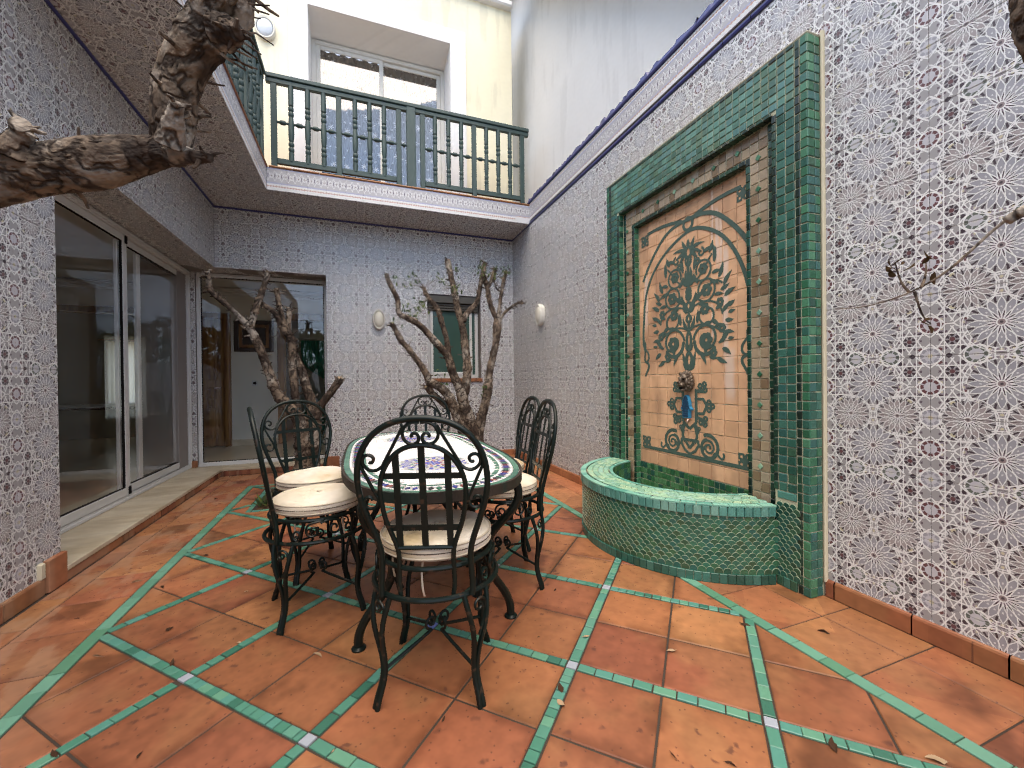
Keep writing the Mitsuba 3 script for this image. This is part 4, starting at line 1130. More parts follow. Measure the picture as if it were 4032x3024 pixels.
# ------------------------------------------------------------------ wall lamps
def oval_lamp(text, m, sx, sz, dome='mat_lamp_dome'):
    t = thing('wall_lamp', text, 'wall lamp')
    S = m @ np.diag([sx, sz, 1, 1.0])
    part(t, 'base', xf(lathe([(0, 0), (1.0, 0), (1.0, 0.02), (0.92, 0.03), (0, 0.03)], 40), S), 'mat_lamp_white', 30)
    part(t, 'rim', xf(lathe([(0.93, 0.028), (1.03, 0.030), (1.06, 0.042), (1.04, 0.060), (0.97, 0.068), (0.86, 0.066), (0.83, 0.055), (0.84, 0.03)], 40), S), 'mat_lamp_white', 40)
    pr = [(0.83, 0.045)] + [(0.80 * math.cos(a), 0.055 + 0.030 * math.sin(a)) for a in np.linspace(0, math.pi / 2 - 0.02, 8)] + [(0, 0.085)]
    v, f = xf(lathe(pr, 40), S)
    part(t, 'dome', (v, f), dome, 40)
    part(t, 'screw', xf(lathe([(0, 0), (0.006, 0), (0.006, 0.006), (0, 0.007)], 8), m @ move(0, -sz * 0.95, 0.066)), 'mat_alu')
    return t


oval_lamp('white oval bulkhead lamp on the tiled back wall left of the small window', frame_m([0.274, YB, 1.952], [1, 0, 0], [0, 0, 1], [0, -1, 0]), 0.076, 0.132)
oval_lamp('white oval bulkhead lamp on the tiled wall left of the fountain', frame_m([XR, 4.80, 1.945], [0, -1, 0], [0, 0, 1], [-1, 0, 0]), 0.080, 0.132)
oval_lamp('round glass bulkhead lamp high on the yellow upper wall', frame_m([-1.008, YB, 5.46], [1, 0, 0], [0, 0, 1], [0, -1, 0]), 0.108, 0.132, 'mat_lamp_dome_clear')

# ------------------------------------------------------------------ rooms behind the glass
YI, YE = 8.2, 10.6
struct('room_floor', cat(box(-7.5, XD - 0.121, -1.0, YE, -0.02, 0.060), box(XD - 0.1205, XR + 1, YW + 0.101, YE, -0.02, 0.060)), 'mat_marble_floor', 'polished cream stone floor inside the house')
struct('room_ceiling', cat(box(-7.5, XD - 0.125, -1.0, YE, 2.72, 2.8), box(XD - 0.124, XR + 1, YW + 0.105, YE, 2.72, 2.8)), 'mat_room_ceiling', 'pale ceiling inside the house')
rw = thing('room_wall', 'cream inner wall with a wooden door and a framed picture seen through the picture window', 'wall')
part(rw, 'partition', cat([box(q[0], q[1], YI, YI + 0.14, q[2], q[3]) for q in rect_minus((-7.5, XR + 1, 0.06, 2.72), [(-4.7, -2.96, 0.0, 2.25), (-2.86, -2.04, 0.0, 2.22), (-1.22, -0.10, 0.0, 2.26)])]), 'mat_room_wall')
part(rw, 'skirting', cat(box(-2.03, -1.31, YI - 0.012, YI - 0.001, 0.061, 0.17), box(-7.4, -4.8, YI - 0.012, YI - 0.001, 0.061, 0.17)), 'mat_marble')
part(rw, 'cornice', cat(cbox(-7.5, XR + 1, YI - 0.09, YI - 0.001, 2.60, 2.715, 0.03), cbox(-7.5, XR + 1, YI - 0.16, YI - 0.091, 2.66, 2.716, 0.02)), 'mat_room_ceiling')
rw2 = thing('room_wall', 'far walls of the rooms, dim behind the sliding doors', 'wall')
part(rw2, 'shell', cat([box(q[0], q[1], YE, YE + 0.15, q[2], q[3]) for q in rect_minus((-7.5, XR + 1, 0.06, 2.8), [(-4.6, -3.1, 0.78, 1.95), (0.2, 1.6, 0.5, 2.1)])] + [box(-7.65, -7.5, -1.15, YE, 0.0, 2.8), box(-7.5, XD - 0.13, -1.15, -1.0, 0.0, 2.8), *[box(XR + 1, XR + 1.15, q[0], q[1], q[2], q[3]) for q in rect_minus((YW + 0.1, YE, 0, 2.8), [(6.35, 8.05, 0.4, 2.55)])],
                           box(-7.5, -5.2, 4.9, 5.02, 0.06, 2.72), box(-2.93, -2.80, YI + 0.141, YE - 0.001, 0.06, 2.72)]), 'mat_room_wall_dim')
wd = thing('wooden_door', 'panelled honey wood inner door seen through the picture window', 'door')
part(wd, 'frame', cat(cbox(-2.90, -2.80, YI - 0.03, YI + 0.15, 0.062, 2.30, 0.006), cbox(-2.10, -2.0, YI - 0.03, YI + 0.15, 0.062, 2.30, 0.006), cbox(-2.80, -2.10, YI - 0.03, YI + 0.15, 2.20, 2.30, 0.006)), 'mat_wood')
lf = part(wd, 'leaf', cbox(-2.798, -2.102, YI + 0.02, YI + 0.06, 0.07, 2.198, 0.004), 'mat_wood')
for z0, z1 in ((0.22, 0.72), (0.86, 1.06), (1.18, 2.06)):
    part(lf, 'panel', cat(cbox(-2.69, -2.21, YI + 0.006, YI + 0.019, z0, z1, 0.012), cbox(-2.65, -2.25, YI - 0.002, YI + 0.0055, z0 + 0.04, z1 - 0.04, 0.008)), 'mat_wood')
part(lf, 'handle', tube([(-2.15, YI + 0.02, 1.05), (-2.15, YI - 0.03, 1.05), (-2.24, YI - 0.035, 1.05)], 0.009), 'mat_brass', 40)
df = thing('door_frame', 'dark wood architrave around the opening to the room with the green curtain', 'door frame')
part(df, 'jamb', cbox(-1.31, -1.20, YI - 0.035, YI + 0.16, 0.062, 2.34, 0.006), 'mat_wood'); part(df, 'jamb', cbox(-0.12, -0.02, YI - 0.035, YI + 0.16, 0.062, 2.34, 0.006), 'mat_wood')
part(df, 'head', cbox(-1.199, -0.121, YI - 0.035, YI + 0.16, 2.24, 2.34, 0.006), 'mat_wood')
df2 = thing('door_frame', 'dark wood architrave around the wide opening to the dining room', 'door frame')
part(df2, 'jamb', cbox(-3.0, -2.925, YI - 0.035, YI + 0.16, 0.062, 2.33, 0.006), 'mat_wood'); part(df2, 'jamb', cbox(-4.78, -4.68, YI - 0.035, YI + 0.16, 0.062, 2.33, 0.006), 'mat_wood')
part(df2, 'head', cbox(-4.68, -3.0, YI - 0.035, YI + 0.16, 2.24, 2.33, 0.006), 'mat_wood')
pf = thing('picture_frame', 'dark framed picture on the cream inner wall beside the wooden door', 'picture')
window_frame(pf, 'frame', -1.95, -1.36, 1.66, 2.20, YI - 0.04, 0.07, 0.035, 'mat_dark_wood', 0.008)
window_frame(pf, 'inner_frame', -1.88, -1.43, 1.73, 2.13, YI - 0.03, 0.05, 0.02, 'mat_wood', 0.006)
part(pf, 'canvas', box(-1.83, -1.48, YI - 0.015, YI - 0.008, 1.78, 2.08), 'mat_dark_wood')
part(pf, 'glass', pane_quad([-1.83, YI - 0.02, 1.78], [-1.48, YI - 0.02, 1.78], [-1.48, YI - 0.02, 2.08], [-1.83, YI - 0.02, 2.08]), 'mat_glass')
ls = thing('light_switch', 'white light switch with black button on the cream inner wall', 'light switch')
part(ls, 'plate', cbox(-1.70, -1.615, YI - 0.012, YI - 0.001, 1.08, 1.165, 0.003), 'mat_switch'); part(ls, 'button', cbox(-1.68, -1.635, YI - 0.017, YI - 0.0125, 1.10, 1.145, 0.002), 'mat_black')
cu = thing('green_curtain', 'green tied-back curtain in the far room seen through the picture window', 'curtain')
part(cu, 'drape', curtain_mesh(-1.12, -0.36, 0.1, 2.02, 9.75, 9, 0.035, gather=(1.02, -0.38, 0.80)), 'mat_curtain_green', True)
part(cu, 'tieback', tube([(-0.56, 9.74, 1.06), (-0.46, 9.69, 1.02), (-0.36, 9.74, 1.06)], 0.018), 'mat_curtain_green', 40)
part(cu, 'pelmet', cbox(-1.5, 1.8, 9.66, 9.86, 2.03, 2.26, 0.02), 'mat_room_ceiling')
sh = thing('sheer_curtain', 'bright sheer white curtain over the dining room window', 'curtain')
part(sh, 'drape', curtain_mesh(-4.7, -3.0, 0.70, 2.0, YE - 0.08, 14, 0.03), 'mat_curtain_sheer', True)
part(sh, 'rod', tube([(-4.8, YE - 0.08, 2.02), (-2.95, YE - 0.08, 2.02)], 0.014), 'mat_brass')
sh2 = thing('sheer_curtain', 'sheer curtain over the window of the room with the green drape', 'curtain')
part(sh2, 'drape', curtain_mesh(0.1, 1.7, 0.45, 2.15, YE - 0.08, 14, 0.03), 'mat_curtain_sheer', True)
ch = thing('chandelier', 'dark crystal chandelier hanging in the dining room', 'chandelier')
cx_, cy_ = -3.42, 9.55
part(ch, 'rod', tube([(cx_, cy_, 2.72), (cx_, cy_, 2.05)], 0.012), 'mat_dark_wood')
part(ch, 'body', lathe([(0, 1.98), (0.04, 2.0), (0.09, 2.06), (0.05, 2.15), (0.11, 2.22), (0.04, 2.3), (0, 2.32)], 16), 'mat_dark_wood', 40, m=move(cx_, cy_, 0))
for k_ in range(8):
    a = k_ * math.pi / 4
    part(ch, 'arm', tube(spline([(cx_, cy_, 2.08), (cx_ + 0.14 * math.cos(a), cy_ + 0.14 * math.sin(a), 2.03), (cx_ + 0.26 * math.cos(a), cy_ + 0.26 * math.sin(a), 2.14)], 8), 0.010, 6), 'mat_dark_wood', 40)
    part(ch, 'shade', lathe([(0.02, 0), (0.045, 0.04), (0.05, 0.09), (0.03, 0.1)], 10), 'mat_crystal', 40, m=move(cx_ + 0.26 * math.cos(a), cy_ + 0.26 * math.sin(a), 2.14))
    part(ch, 'pendant', lathe([(0, 0), (0.016, 0.03), (0, 0.08)], 6), 'mat_crystal', m=move(cx_ + 0.2 * math.cos(a + 0.4), cy_ + 0.2 * math.sin(a + 0.4), 1.95))
dt = thing('dining_table', 'dark wooden dining table with glass top inside the house', 'table')
part(dt, 'top', cbox(-4.6, -2.3, 6.75, 7.75, 0.80, 0.83, 0.006), 'mat_dark_wood')
part(dt, 'glass_top', cbox(-4.62, -2.28, 6.73, 7.77, 0.831, 0.842, 0.003), 'mat_alu')
for a, b in ((-4.4, 7.0), (-4.4, 7.5), (-2.5, 7.0), (-2.5, 7.5)):
    part(dt, 'leg', lathe([(0.05, 0.061), (0.035, 0.2), (0.05, 0.5), (0.04, 0.8)], 12), 'mat_dark_wood', 40, m=move(a, b, 0))
ss = thing('staircase', 'pale stone steps rising in the dark room behind the sliding doors', 'stairs')
for k_ in range(5):
    part(ss, 'step', cbox(-5.4 - 0.28 * k_, -5.1 - 0.28 * k_ if k_ else -5.0, 5.05, 6.6, 0.061 + 0.17 * k_, 0.061 + 0.17 * (k_ + 1) - 0.001, 0.008), 'mat_marble')
dw = thing('inner_doorway', 'dark wooden door in the shadow behind the sliding doors', 'door')
part(dw, 'leaf', cbox(-6.1, -5.3, 4.84, 4.895, 0.062, 2.1, 0.006), 'mat_dark_wood'); part(dw, 'frame', cbox(-6.2, -6.101, 4.82, 4.895, 0.062, 2.2, 0.006), 'mat_dark_wood')
# ------------------------------------------------------------------ wall fountain
ft = thing('wall_fountain', 'green mosaic wall fountain with a half-round basin and a tree-of-life panel', 'fountain')
XF, XM, XP = 2.100, 2.150, 2.200            # front plane, beige plane, panel plane (tile faces)
FY0, FY1, FZ1 = 1.405, 3.165, 2.812          # outer frame
AY0, AY1, AZ1 = 1.600, 2.985, 2.510          # first opening (front edge)
PY0, PY1, PZ1 = 1.800, 2.845, 2.358          # panel opening
ZB = 0.425                                   # basin rim height
WET = [(0.022, 0.088, 0.066), (0.030, 0.108, 0.082), (0.017, 0.068, 0.050), (0.040, 0.126, 0.098), (0.027, 0.098, 0.088), (0.030, 0.084, 0.052)]
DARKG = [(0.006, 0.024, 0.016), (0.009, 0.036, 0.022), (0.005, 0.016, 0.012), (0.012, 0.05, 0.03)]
MOSS = [(0.030, 0.110, 0.045), (0.045, 0.135, 0.055), (0.022, 0.090, 0.040), (0.06, 0.16, 0.075)]
LIGHTG = [(0.045, 0.155, 0.085), (0.030, 0.120, 0.065), (0.060, 0.180, 0.105), (0.020, 0.095, 0.050)]
BEIGE = [(0.30, 0.235, 0.155), (0.34, 0.27, 0.185), (0.26, 0.20, 0.13), (0.31, 0.25, 0.18), (0.18, 0.125, 0.075)]
RIMG = [(0.17, 0.33, 0.23), (0.22, 0.38, 0.26), (0.15, 0.30, 0.22), (0.26, 0.39, 0.26), (0.19, 0.35, 0.28)]
EDGE = [(0.10, 0.29, 0.23), (0.14, 0.34, 0.27), (0.08, 0.25, 0.20), (0.18, 0.37, 0.29)]
GROUT_P = (0.20, 0.25, 0.17)
# masonry core
I_ = 0.0065
core = [box(XF + I_, XR - 0.001, FY0 + I_, AY0 - I_, -0.01, FZ1), box(XF + I_, XR - 0.001, AY1 + I_, FY1 - I_, -0.01, FZ1), box(XF + I_, XR - 0.001, AY0 - I_, AY1 + I_, AZ1 + I_, FZ1),
        box(XM + I_, XR - 0.0015, AY0 - I_ - 0.001, PY0 - I_, -0.01, AZ1 + 0.004), box(XM + I_, XR - 0.0015, PY1 + I_, AY1 + I_ + 0.001, -0.01, AZ1 + 0.004), box(XM + I_, XR - 0.0015, PY0 - I_, PY1 + I_, PZ1 + I_, AZ1 + 0.004), box(XP + I_, XR - 0.002, PY0 - I_ - 0.001, PY1 + I_ + 0.001, -0.01, PZ1 + 0.004)]
part(ft, 'core', cat(core), 'mat_green_grout')
part(ft, 'edge_mortar', cat(cbox(XR - 0.022, XR - 0.0005, FY0 - 0.012, FY0 + 0.002, 0.07, FZ1 + 0.03, 0.004), cbox(XF + 0.002, XR - 0.001, FY0, FY1, FZ1, FZ1 + 0.012, 0.005)), 'mat_pale_grout')
frame_p = Pieces(ft, 'frame_tile')
beige_p = Pieces(ft, 'beige_tile')
NX = np.array([-1.0, 0, 0])


def grid(pieces, plane, r, du, dv, cols, off=0.0, bev=0.0024, tt=0.008, tilt=1.7, gap=0.0046, tag=''):
    """fills r=(u0,u1,v0,v1) of a plane with small cut tiles"""
    pos, ud, vd, nd = plane
    nu, nv = max(1, round((r[1] - r[0]) / du)), max(1, round((r[3] - r[2]) / dv))
    du, dv = (r[1] - r[0]) / nu, (r[3] - r[2]) / nv
    for i in range(nu):
        sh = off * (i % 2)
        for j in range(nv):
            a, b = r[0] + (i + 0.5) * du, r[2] + (j + 0.5) * dv
            m = frame_m(pos(a, b), ud, vd, nd) @ move(R_.uniform(-0.0007, 0.0007), R_.uniform(-0.0012, 0.0012), -tt)
            m = jig(m, tilt, R_.uniform(-0.0006, 0.0008)) @ rot((0, 0, 1), R_.gauss(0, 0.012))
            var = R_.randrange(3)
            w, h = du - gap - 0.0008 * var, dv - gap - 0.0007 * (2 - var)
            pieces.add(prism(rect(w, h), tt, bev), m, R_.choice(cols), None, None, (round(du, 4), round(dv, 4), var, tt))


def face(x): return (lambda u, v: [x, u, v], [0, -1, 0], [0, 0, 1], [-1, 0, 0])


def side(y, s): return (lambda u, v: [u, y, v], [1 if s < 0 else -1, 0, 0], [0, 0, 1], [0, s, 0])


def under(z): return (lambda u, v: [v, u, z], [0, 1, 0], [1, 0, 0], [0, 0, -1])


TS = 0.0468
# pillars (front), from the outer edge inwards: light, dark, two wide, dark
for s, (e, i_) in ((1, (FY0, AY0)), (-1, (FY1, AY1))):
    def span(a, b): return (e + s * a, e + s * b) if s > 0 else (e - b, e - a)
    tot = abs(i_ - e)
    zlow = 0.505 if s > 0 else 0.0
    grid(frame_p, face(XF), (*span(0.0, 0.040), 0.0, FZ1), 0.04, TS, LIGHTG + WET[:2])
    grid(frame_p, face(XF), (*span(0.040, 0.068), 0.0, FZ1), 0.028, TS, DARKG)
    grid(frame_p, face(XF), (*span(0.068, tot - 0.028), zlow, AZ1 + 0.02), 0.046, TS, WET)
    grid(frame_p, face(XF), (*span(tot - 0.028, tot), zlow, AZ1), 0.028, TS, DARKG)
grid(frame_p, face(XF), (FY0 + 0.068, FY1 - 0.068, AZ1 + 0.02, FZ1 - 0.024), TS, TS, [(c[0] * 1.9 + 0.015, c[1] * 1.7, c[2] * 1.75) for c in WET])
grid(frame_p, face(XF), (FY0 + 0.068, FY1 - 0.068, FZ1 - 0.024, FZ1), TS, 0.024, DARKG + WET[:2])
grid(frame_p, face(XF), (AY0, AY1, AZ1 - 0.0, AZ1 + 0.02), TS, 0.02, DARKG)
grid(frame_p, side(FY0, -1), (XF + 0.003, XF + 0.053, 0.0, FZ1), 0.05, TS, LIGHTG + WET)
grid(frame_p, side(FY0, -1), (XF + 0.053, XR - 0.022, 0.0, FZ1), 0.039, TS, WET + LIGHTG[1:2])
grid(frame_p, side(FY1, 1), (XF + 0.003, XR - 0.002, 0.0, FZ1), 0.05, TS, WET)
# reveals of the first step and the dark line beside the beige band
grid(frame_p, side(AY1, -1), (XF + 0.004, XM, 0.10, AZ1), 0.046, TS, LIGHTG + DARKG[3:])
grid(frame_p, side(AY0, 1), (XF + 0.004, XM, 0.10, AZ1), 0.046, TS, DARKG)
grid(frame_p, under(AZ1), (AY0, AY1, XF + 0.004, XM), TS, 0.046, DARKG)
for a, b in ((AY0, AY0 + 0.058), (AY1 - 0.030, AY1)):
    grid(frame_p, face(XM), (a, b, 0.10, AZ1), 0.03, TS, DARKG)
grid(beige_p, face(XM), (AY0 + 0.058, PY0 - 0.030, 0.10, AZ1), 0.0565, 0.0585, BEIGE, tilt=0.9)
grid(beige_p, face(XM), (PY1 + 0.030, AY1 - 0.030, 0.10, AZ1), 0.0565, 0.0585, BEIGE, tilt=0.9)
grid(beige_p, face(XM), (PY0 - 0.030, PY1 + 0.030, PZ1 + 0.030, AZ1), 0.0565, 0.0585, BEIGE, tilt=0.9)
for a, b, c, d in ((PY0 - 0.030, PY0, 0.10, PZ1 + 0.030), (PY1, PY1 + 0.030, 0.10, PZ1 + 0.030)):
    grid(frame_p, face(XM), (a, b, c, d), 0.03, TS, DARKG + WET[2:3])
grid(frame_p, face(XM), (PY0, PY1, PZ1, PZ1 + 0.030), TS, 0.03, DARKG)
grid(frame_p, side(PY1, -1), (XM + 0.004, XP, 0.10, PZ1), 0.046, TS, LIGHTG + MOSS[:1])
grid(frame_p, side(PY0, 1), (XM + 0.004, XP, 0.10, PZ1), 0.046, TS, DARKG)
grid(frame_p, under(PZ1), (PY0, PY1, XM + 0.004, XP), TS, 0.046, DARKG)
frame_p.build(); beige_p.build()
dm = Pieces(ft, 'diamond_inlay')
for y in (PY0 - 0.030 - 0.0565, PY1 + 0.030 + 0.0565):
    z = 0.60
    while z < AZ1 - 0.1:
        dm.add(prism([(-0.018, 0), (0, -0.018), (0.018, 0), (0, 0.018)], 0.004, 0.0012), jig(frame_m([XM - 0.0022, y, z], *face(0)[1:]), 0.6), R_.choice(RIMG[:3] + LIGHTG), None, None, 'd')
        z += 0.1755
y = PY0 + 0.05
while y < PY1:
    dm.add(prism([(-0.018, 0), (0, -0.018), (0.018, 0), (0, 0.018)], 0.004, 0.0012), jig(frame_m([XM - 0.0022, y, PZ1 + 0.030 + 0.061], *face(0)[1:]), 0.6), R_.choice(RIMG[:3] + LIGHTG), None, None, 'd')
    y += 0.175
dm.build()
# terracotta panel
ny, nz = 10, 19
dy, dz = (PY1 - PY0) / ny, (PZ1 - 0.43) / nz
for i in range(ny):
    for j in range(nz):
        g = 0.0030 + 0.0014 * R_.random()
        m = frame_m([XP, PY0 + (i + 0.5) * dy, 0.43 + (j + 0.5) * dz], *face(0)[1:]) @ move(R_.uniform(-0.001, 0.001), R_.uniform(-0.0015, 0.0015), -0.008)
        part(ft, 'panel_tile', prism(rect(dy - g, dz - g), 0.008, 0.0018), 'mat_panel_tile', m=jig(m, 0.9, R_.uniform(-0.0009, 0.0009)) @ rot((0, 0, 1), R_.gauss(0, 0.008)))

# ---- inlaid design: shapes in (s, z): s = distance to the right of the axis
YA = 2.302
pan_m = frame_m([XP - 0.0004, YA, 0.0], [0, -1, 0], [0, 0, 1], [-1, 0, 0])


def inlay(name, geom, t=0.0032):
    geom = geom.intersection(sbox(YA - PY1 + 0.004, 0.44, YA - PY0 - 0.004, PZ1 - 0.01))
    if geom.is_empty or geom.area < 2e-5: return
    v, f = extrude(geom, t)
    part(ft, name, (v, f), 'mat_inlay', m=pan_m)


def stroke(pts, w, closed=False, n=None):
    p = np.array(pts, float)
    if n: p = spline(p, n)
    return LineString(p).buffer(w / 2, 6, cap_style='flat', join_style='round')


def mir(g): return affinity.scale(g, -1, 1, origin=(0, 0))


def both(name, g, t=0.0032):
    inlay(name, g, t); inlay(name, mir(g), t)


def leaf_shape(x, z, ang, L, W, bend=0.25):
    t = np.linspace(0, 1, 12)
    w = 0.86 * W * np.sin(np.pi * t ** 0.75) * 0.5
    cx = L * t; cz = bend * L * t * t
    d = np.gradient(np.c_[cx, cz], axis=0); d /= np.linalg.norm(d, axis=1, keepdims=True)
    nn = np.c_[-d[:, 1], d[:, 0]]
    c = np.c_[cx, cz]
    g = Polygon(np.vstack([c + nn * w[:, None], (c - nn * w[:, None])[::-1]])).buffer(0)
    return affinity.translate(affinity.rotate(g, math.degrees(ang), origin=(0, 0)), x, z)


def flower(x, z, r, n=6):
    ps = [Point(x + 0.62 * r * math.cos(k * 2 * math.pi / n), z + 0.62 * r * math.sin(k * 2 * math.pi / n)).buffer(0.42 * r, 6) for k in range(n)]
    return unary_union(ps + [Point(x, z).buffer(0.5 * r, 6)]).difference(Point(x, z).buffer(0.22 * r, 6))


def spiral(x, z, r0, turns, a0, w, cw=1, r1=0.006):
    t = np.linspace(0, 1, 50)
    r = r0 + (r1 - r0) * t ** 0.8
    a = a0 + cw * turns * 2 * math.pi * t
    return LineString(np.c_[x + r * np.cos(a), z + r * np.sin(a)]).buffer(w / 2, 5)


# arches, ring, spandrel lines, corner knots
right_in = [(0.0, 2.146), (0.06, 2.146), (0.165, 2.11), (0.297, 2.015), (0.40, 1.87), (0.455, 1.74), (0.487, 1.60), (0.495, 1.48)]
left_in = [(0.0, 2.146), (-0.115, 2.112), (-0.283, 2.02), (-0.406, 1.888), (-0.468, 1.735), (-0.487, 1.565), (-0.492, 1.42), (-0.470, 1.33)]
inlay('arch_inlay', stroke(right_in, 0.024, n=40)); inlay('arch_inlay', stroke(left_in, 0.020, n=40))
ro = [(0.0, 2.228), (0.09, 2.228), (0.217, 2.195), (0.325, 2.112), (0.425, 2.0), (0.49, 1.90)]
inlay('arch_inlay', stroke(ro, 0.028, n=40)); inlay('arch_inlay', stroke([(-a, b) for a, b in ro], 0.022, n=40))
inlay('ring_inlay', Point(0, 2.200).buffer(0.052, 16).difference(Point(0, 2.200).buffer(0.032, 16)))
both('spandrel_inlay', stroke([(0.06, 2.236), (0.19, 2.262), (0.43, 2.268)], 0.024, n=20))


def knot(x, z, s):
    g = sbox(x - s, z - s, x + s, z + s)
    for i in (-1, 1):
        for j in (-1, 1): g = g.difference(sbox(x + i * s * 0.52 - s * 0.2, z + j * s * 0.52 - s * 0.2, x + i * s * 0.52 + s * 0.2, z + j * s * 0.52 + s * 0.2))
    g = g.difference(sbox(x + s * 0.75, z - s * 0.14, x + s, z + s * 0.14)).difference(sbox(x - s, z - s * 0.14, x - s * 0.75, z + s * 0.14)).difference(sbox(x - s * 0.14, z + s * 0.75, x + s * 0.14, z + s)).difference(sbox(x - s * 0.14, z - s, x + s * 0.14, z - s * 0.75))
    return g


for sx in (-0.465, 0.445):
    inlay('corner_knot', knot(sx, 2.225, 0.042)); inlay('corner_knot', knot(sx, 0.600, 0.046))
inlay('base_line_inlay', sbox(-0.50, 0.546, 0.48, 0.570))
curl = [(0.495, 1.42), (0.470, 1.35), (0.432, 1.30), (0.436, 1.262), (0.466, 1.248), (0.478, 1.30), (0.490, 1.40)]
both('curl_inlay', stroke(curl, 0.014, n=40)); both('curl_inlay', stroke([(0.468, 1.246), (0.430, 1.21), (0.45, 1.17), (0.47, 1.13)], 0.018, n=20))

# tree of life: stem with buds
stem = [stroke([(0, 1.13), (0, 1.96)], 0.020)]
for z, a, b in ((1.24, 0.036, 0.062), (1.38, 0.030, 0.060), (1.53, 0.030, 0.032), (1.62, 0.024, 0.03), (1.72, 0.03, 0.036), (1.81, 0.030, 0.045), (2.00, 0.040, 0.046)):
    e = affinity.scale(Point(0, z).buffer(1, 10), a, b)
    stem.append(e)
tr = unary_union(stem)
for z, a, b in ((1.24, 0.013, 0.034), (1.38, 0.009, 0.040), (1.62, 0.009, 0.018), (2.0, 0.016, 0.026), (1.53, 0.008, 0.014)):
    tr = tr.difference(affinity.scale(Point(0, z).buffer(1, 8), a, b))
inlay('stem_inlay', tr)
for z, L, W in ((1.165, 0.085, 0.034), (1.20, 0.10, 0.036), (1.30, 0.085, 0.03), (1.455, 0.09, 0.032), (1.57, 0.085, 0.036), (1.60, 0.11, 0.034), (1.66, 0.06, 0.026), (1.76, 0.085, 0.036), (1.79, 0.10, 0.030), (1.90, 0.09, 0.024)):
    both('leaf_inlay', leaf_shape(0.012, z, math.radians(38 if W > 0.03 else 62), L, W, 0.5))
inlay('leaf_inlay', leaf_shape(0, 2.03, math.pi / 2, 0.065, 0.034, 0))
for a, L in ((0.55, 0.12), (0.1, 0.10), (-0.35, 0.085), (1.0, 0.085)):
    both('leaf_inlay', leaf_shape(0.02, 2.0 + 0.02 * a, a, L, 0.030, -0.45 if a < 0.6 else 0.1))
both('scroll_inlay', spiral(0.115, 1.965, 0.032, 0.9, 1.2, 0.014, -1, 0.012))
# branches: big scrolls with a flower, leaves around the edge
both('scroll_inlay', spiral(0.155, 1.372, 0.112, 1.08, math.pi * 0.97, 0.017, -1, 0.045))
both('scroll_inlay', spiral(0.150, 1.360, 0.098, 0.40, math.pi * 1.0, 0.026, 1, 0.088))
both('flower_inlay', flower(0.155, 1.365, 0.052)); both('leaf_inlay', leaf_shape(0.155, 1.34, -math.pi / 2 - 0.3, 0.075, 0.034, 0.3))
both('flower_inlay', flower(0.145, 1.575, 0.040)); both('scroll_inlay', spiral(0.165, 1.53, 0.075, 0.95, math.pi * 0.55, 0.014, 1, 0.05))
both('flower_inlay', flower(0.160, 1.700, 0.044)); both('scroll_inlay', spiral(0.155, 1.705, 0.085, 1.0, math.pi * 1.05, 0.014, 1, 0.066))
both('flower_inlay', flower(0.132, 1.850, 0.040)); both('scroll_inlay', spiral(0.130, 1.845, 0.078, 1.0, math.pi * 1.1, 0.013, 1, 0.058))
both('flower_inlay', flower(0.085, 1.915, 0.026)); both('flower_inlay', flower(0.27, 1.60, 0.030)); both('flower_inlay', flower(0.285, 1.43, 0.030)); both('flower_inlay', flower(0.215, 1.275, 0.030))
for k_, (a, b, c, L, W) in enumerate(((0.185, 1.945, 0.9, 0.075, 0.034), (0.14, 1.96, 0.5, 0.075, 0.03), (0.225, 1.87, 1.35, 0.115, 0.034), (0.205, 1.80, 0.35, 0.075, 0.03), (0.26, 1.76, 0.95, 0.10, 0.036), (0.30, 1.70, 1.2, 0.10, 0.034),
        (0.275, 1.68, 0.1, 0.07, 0.03), (0.305, 1.63, 0.75, 0.09, 0.036), (0.32, 1.57, 0.1, 0.065, 0.036), (0.29, 1.53, 1.0, 0.085, 0.032), (0.31, 1.48, -0.35, 0.06, 0.034), (0.30, 1.40, 0.2, 0.075, 0.032),
        (0.255, 1.335, 0.4, 0.10, 0.030), (0.285, 1.30, -0.3, 0.075, 0.036), (0.245, 1.245, -0.75, 0.085, 0.034), (0.285, 1.365, 0.9, 0.08, 0.026), (0.18, 1.255, -0.5, 0.07, 0.03), (0.10, 1.285, -0.75, 0.10, 0.030), (0.075, 1.49, 1.2, 0.09, 0.036),
        (0.065, 1.655, 0.75, 0.09, 0.034), (0.085, 1.76, 1.9, 0.075, 0.03), (0.225, 1.655, 0.2, 0.07, 0.028), (0.205, 1.50, -0.9, 0.07, 0.034), (0.235, 1.56, 0.5, 0.06, 0.028), (0.09, 1.62, -0.4, 0.08, 0.028), (0.19, 1.755, -0.2, 0.08, 0.03),
        (0.05, 1.86, 1.25, 0.10, 0.028), (0.23, 1.45, 0.25, 0.07, 0.03), (0.225, 1.92, 1.1, 0.05, 0.026), (0.335, 1.52, 0.5, 0.05, 0.028), (0.33, 1.36, -0.2, 0.045, 0.026), (0.13, 1.47, 0.4, 0.08, 0.026))):
    both('leaf_inlay', leaf_shape(a, b, c, L, W, (-1) ** k_ * 0.28))
both('branch_inlay', stroke([(0.0, 1.44), (0.10, 1.475), (0.21, 1.45), (0.30, 1.40)], 0.013, n=24)); both('branch_inlay', stroke([(0.0, 1.585), (0.12, 1.625), (0.24, 1.60), (0.29, 1.52)], 0.012, n=24))
both('branch_inlay', stroke([(0.01, 1.64), (0.09, 1.66), (0.22, 1.745), (0.29, 1.72)], 0.012, n=24)); both('branch_inlay', stroke([(0.01, 1.78), (0.09, 1.80), (0.18, 1.90), (0.21, 1.93)], 0.011, n=24))
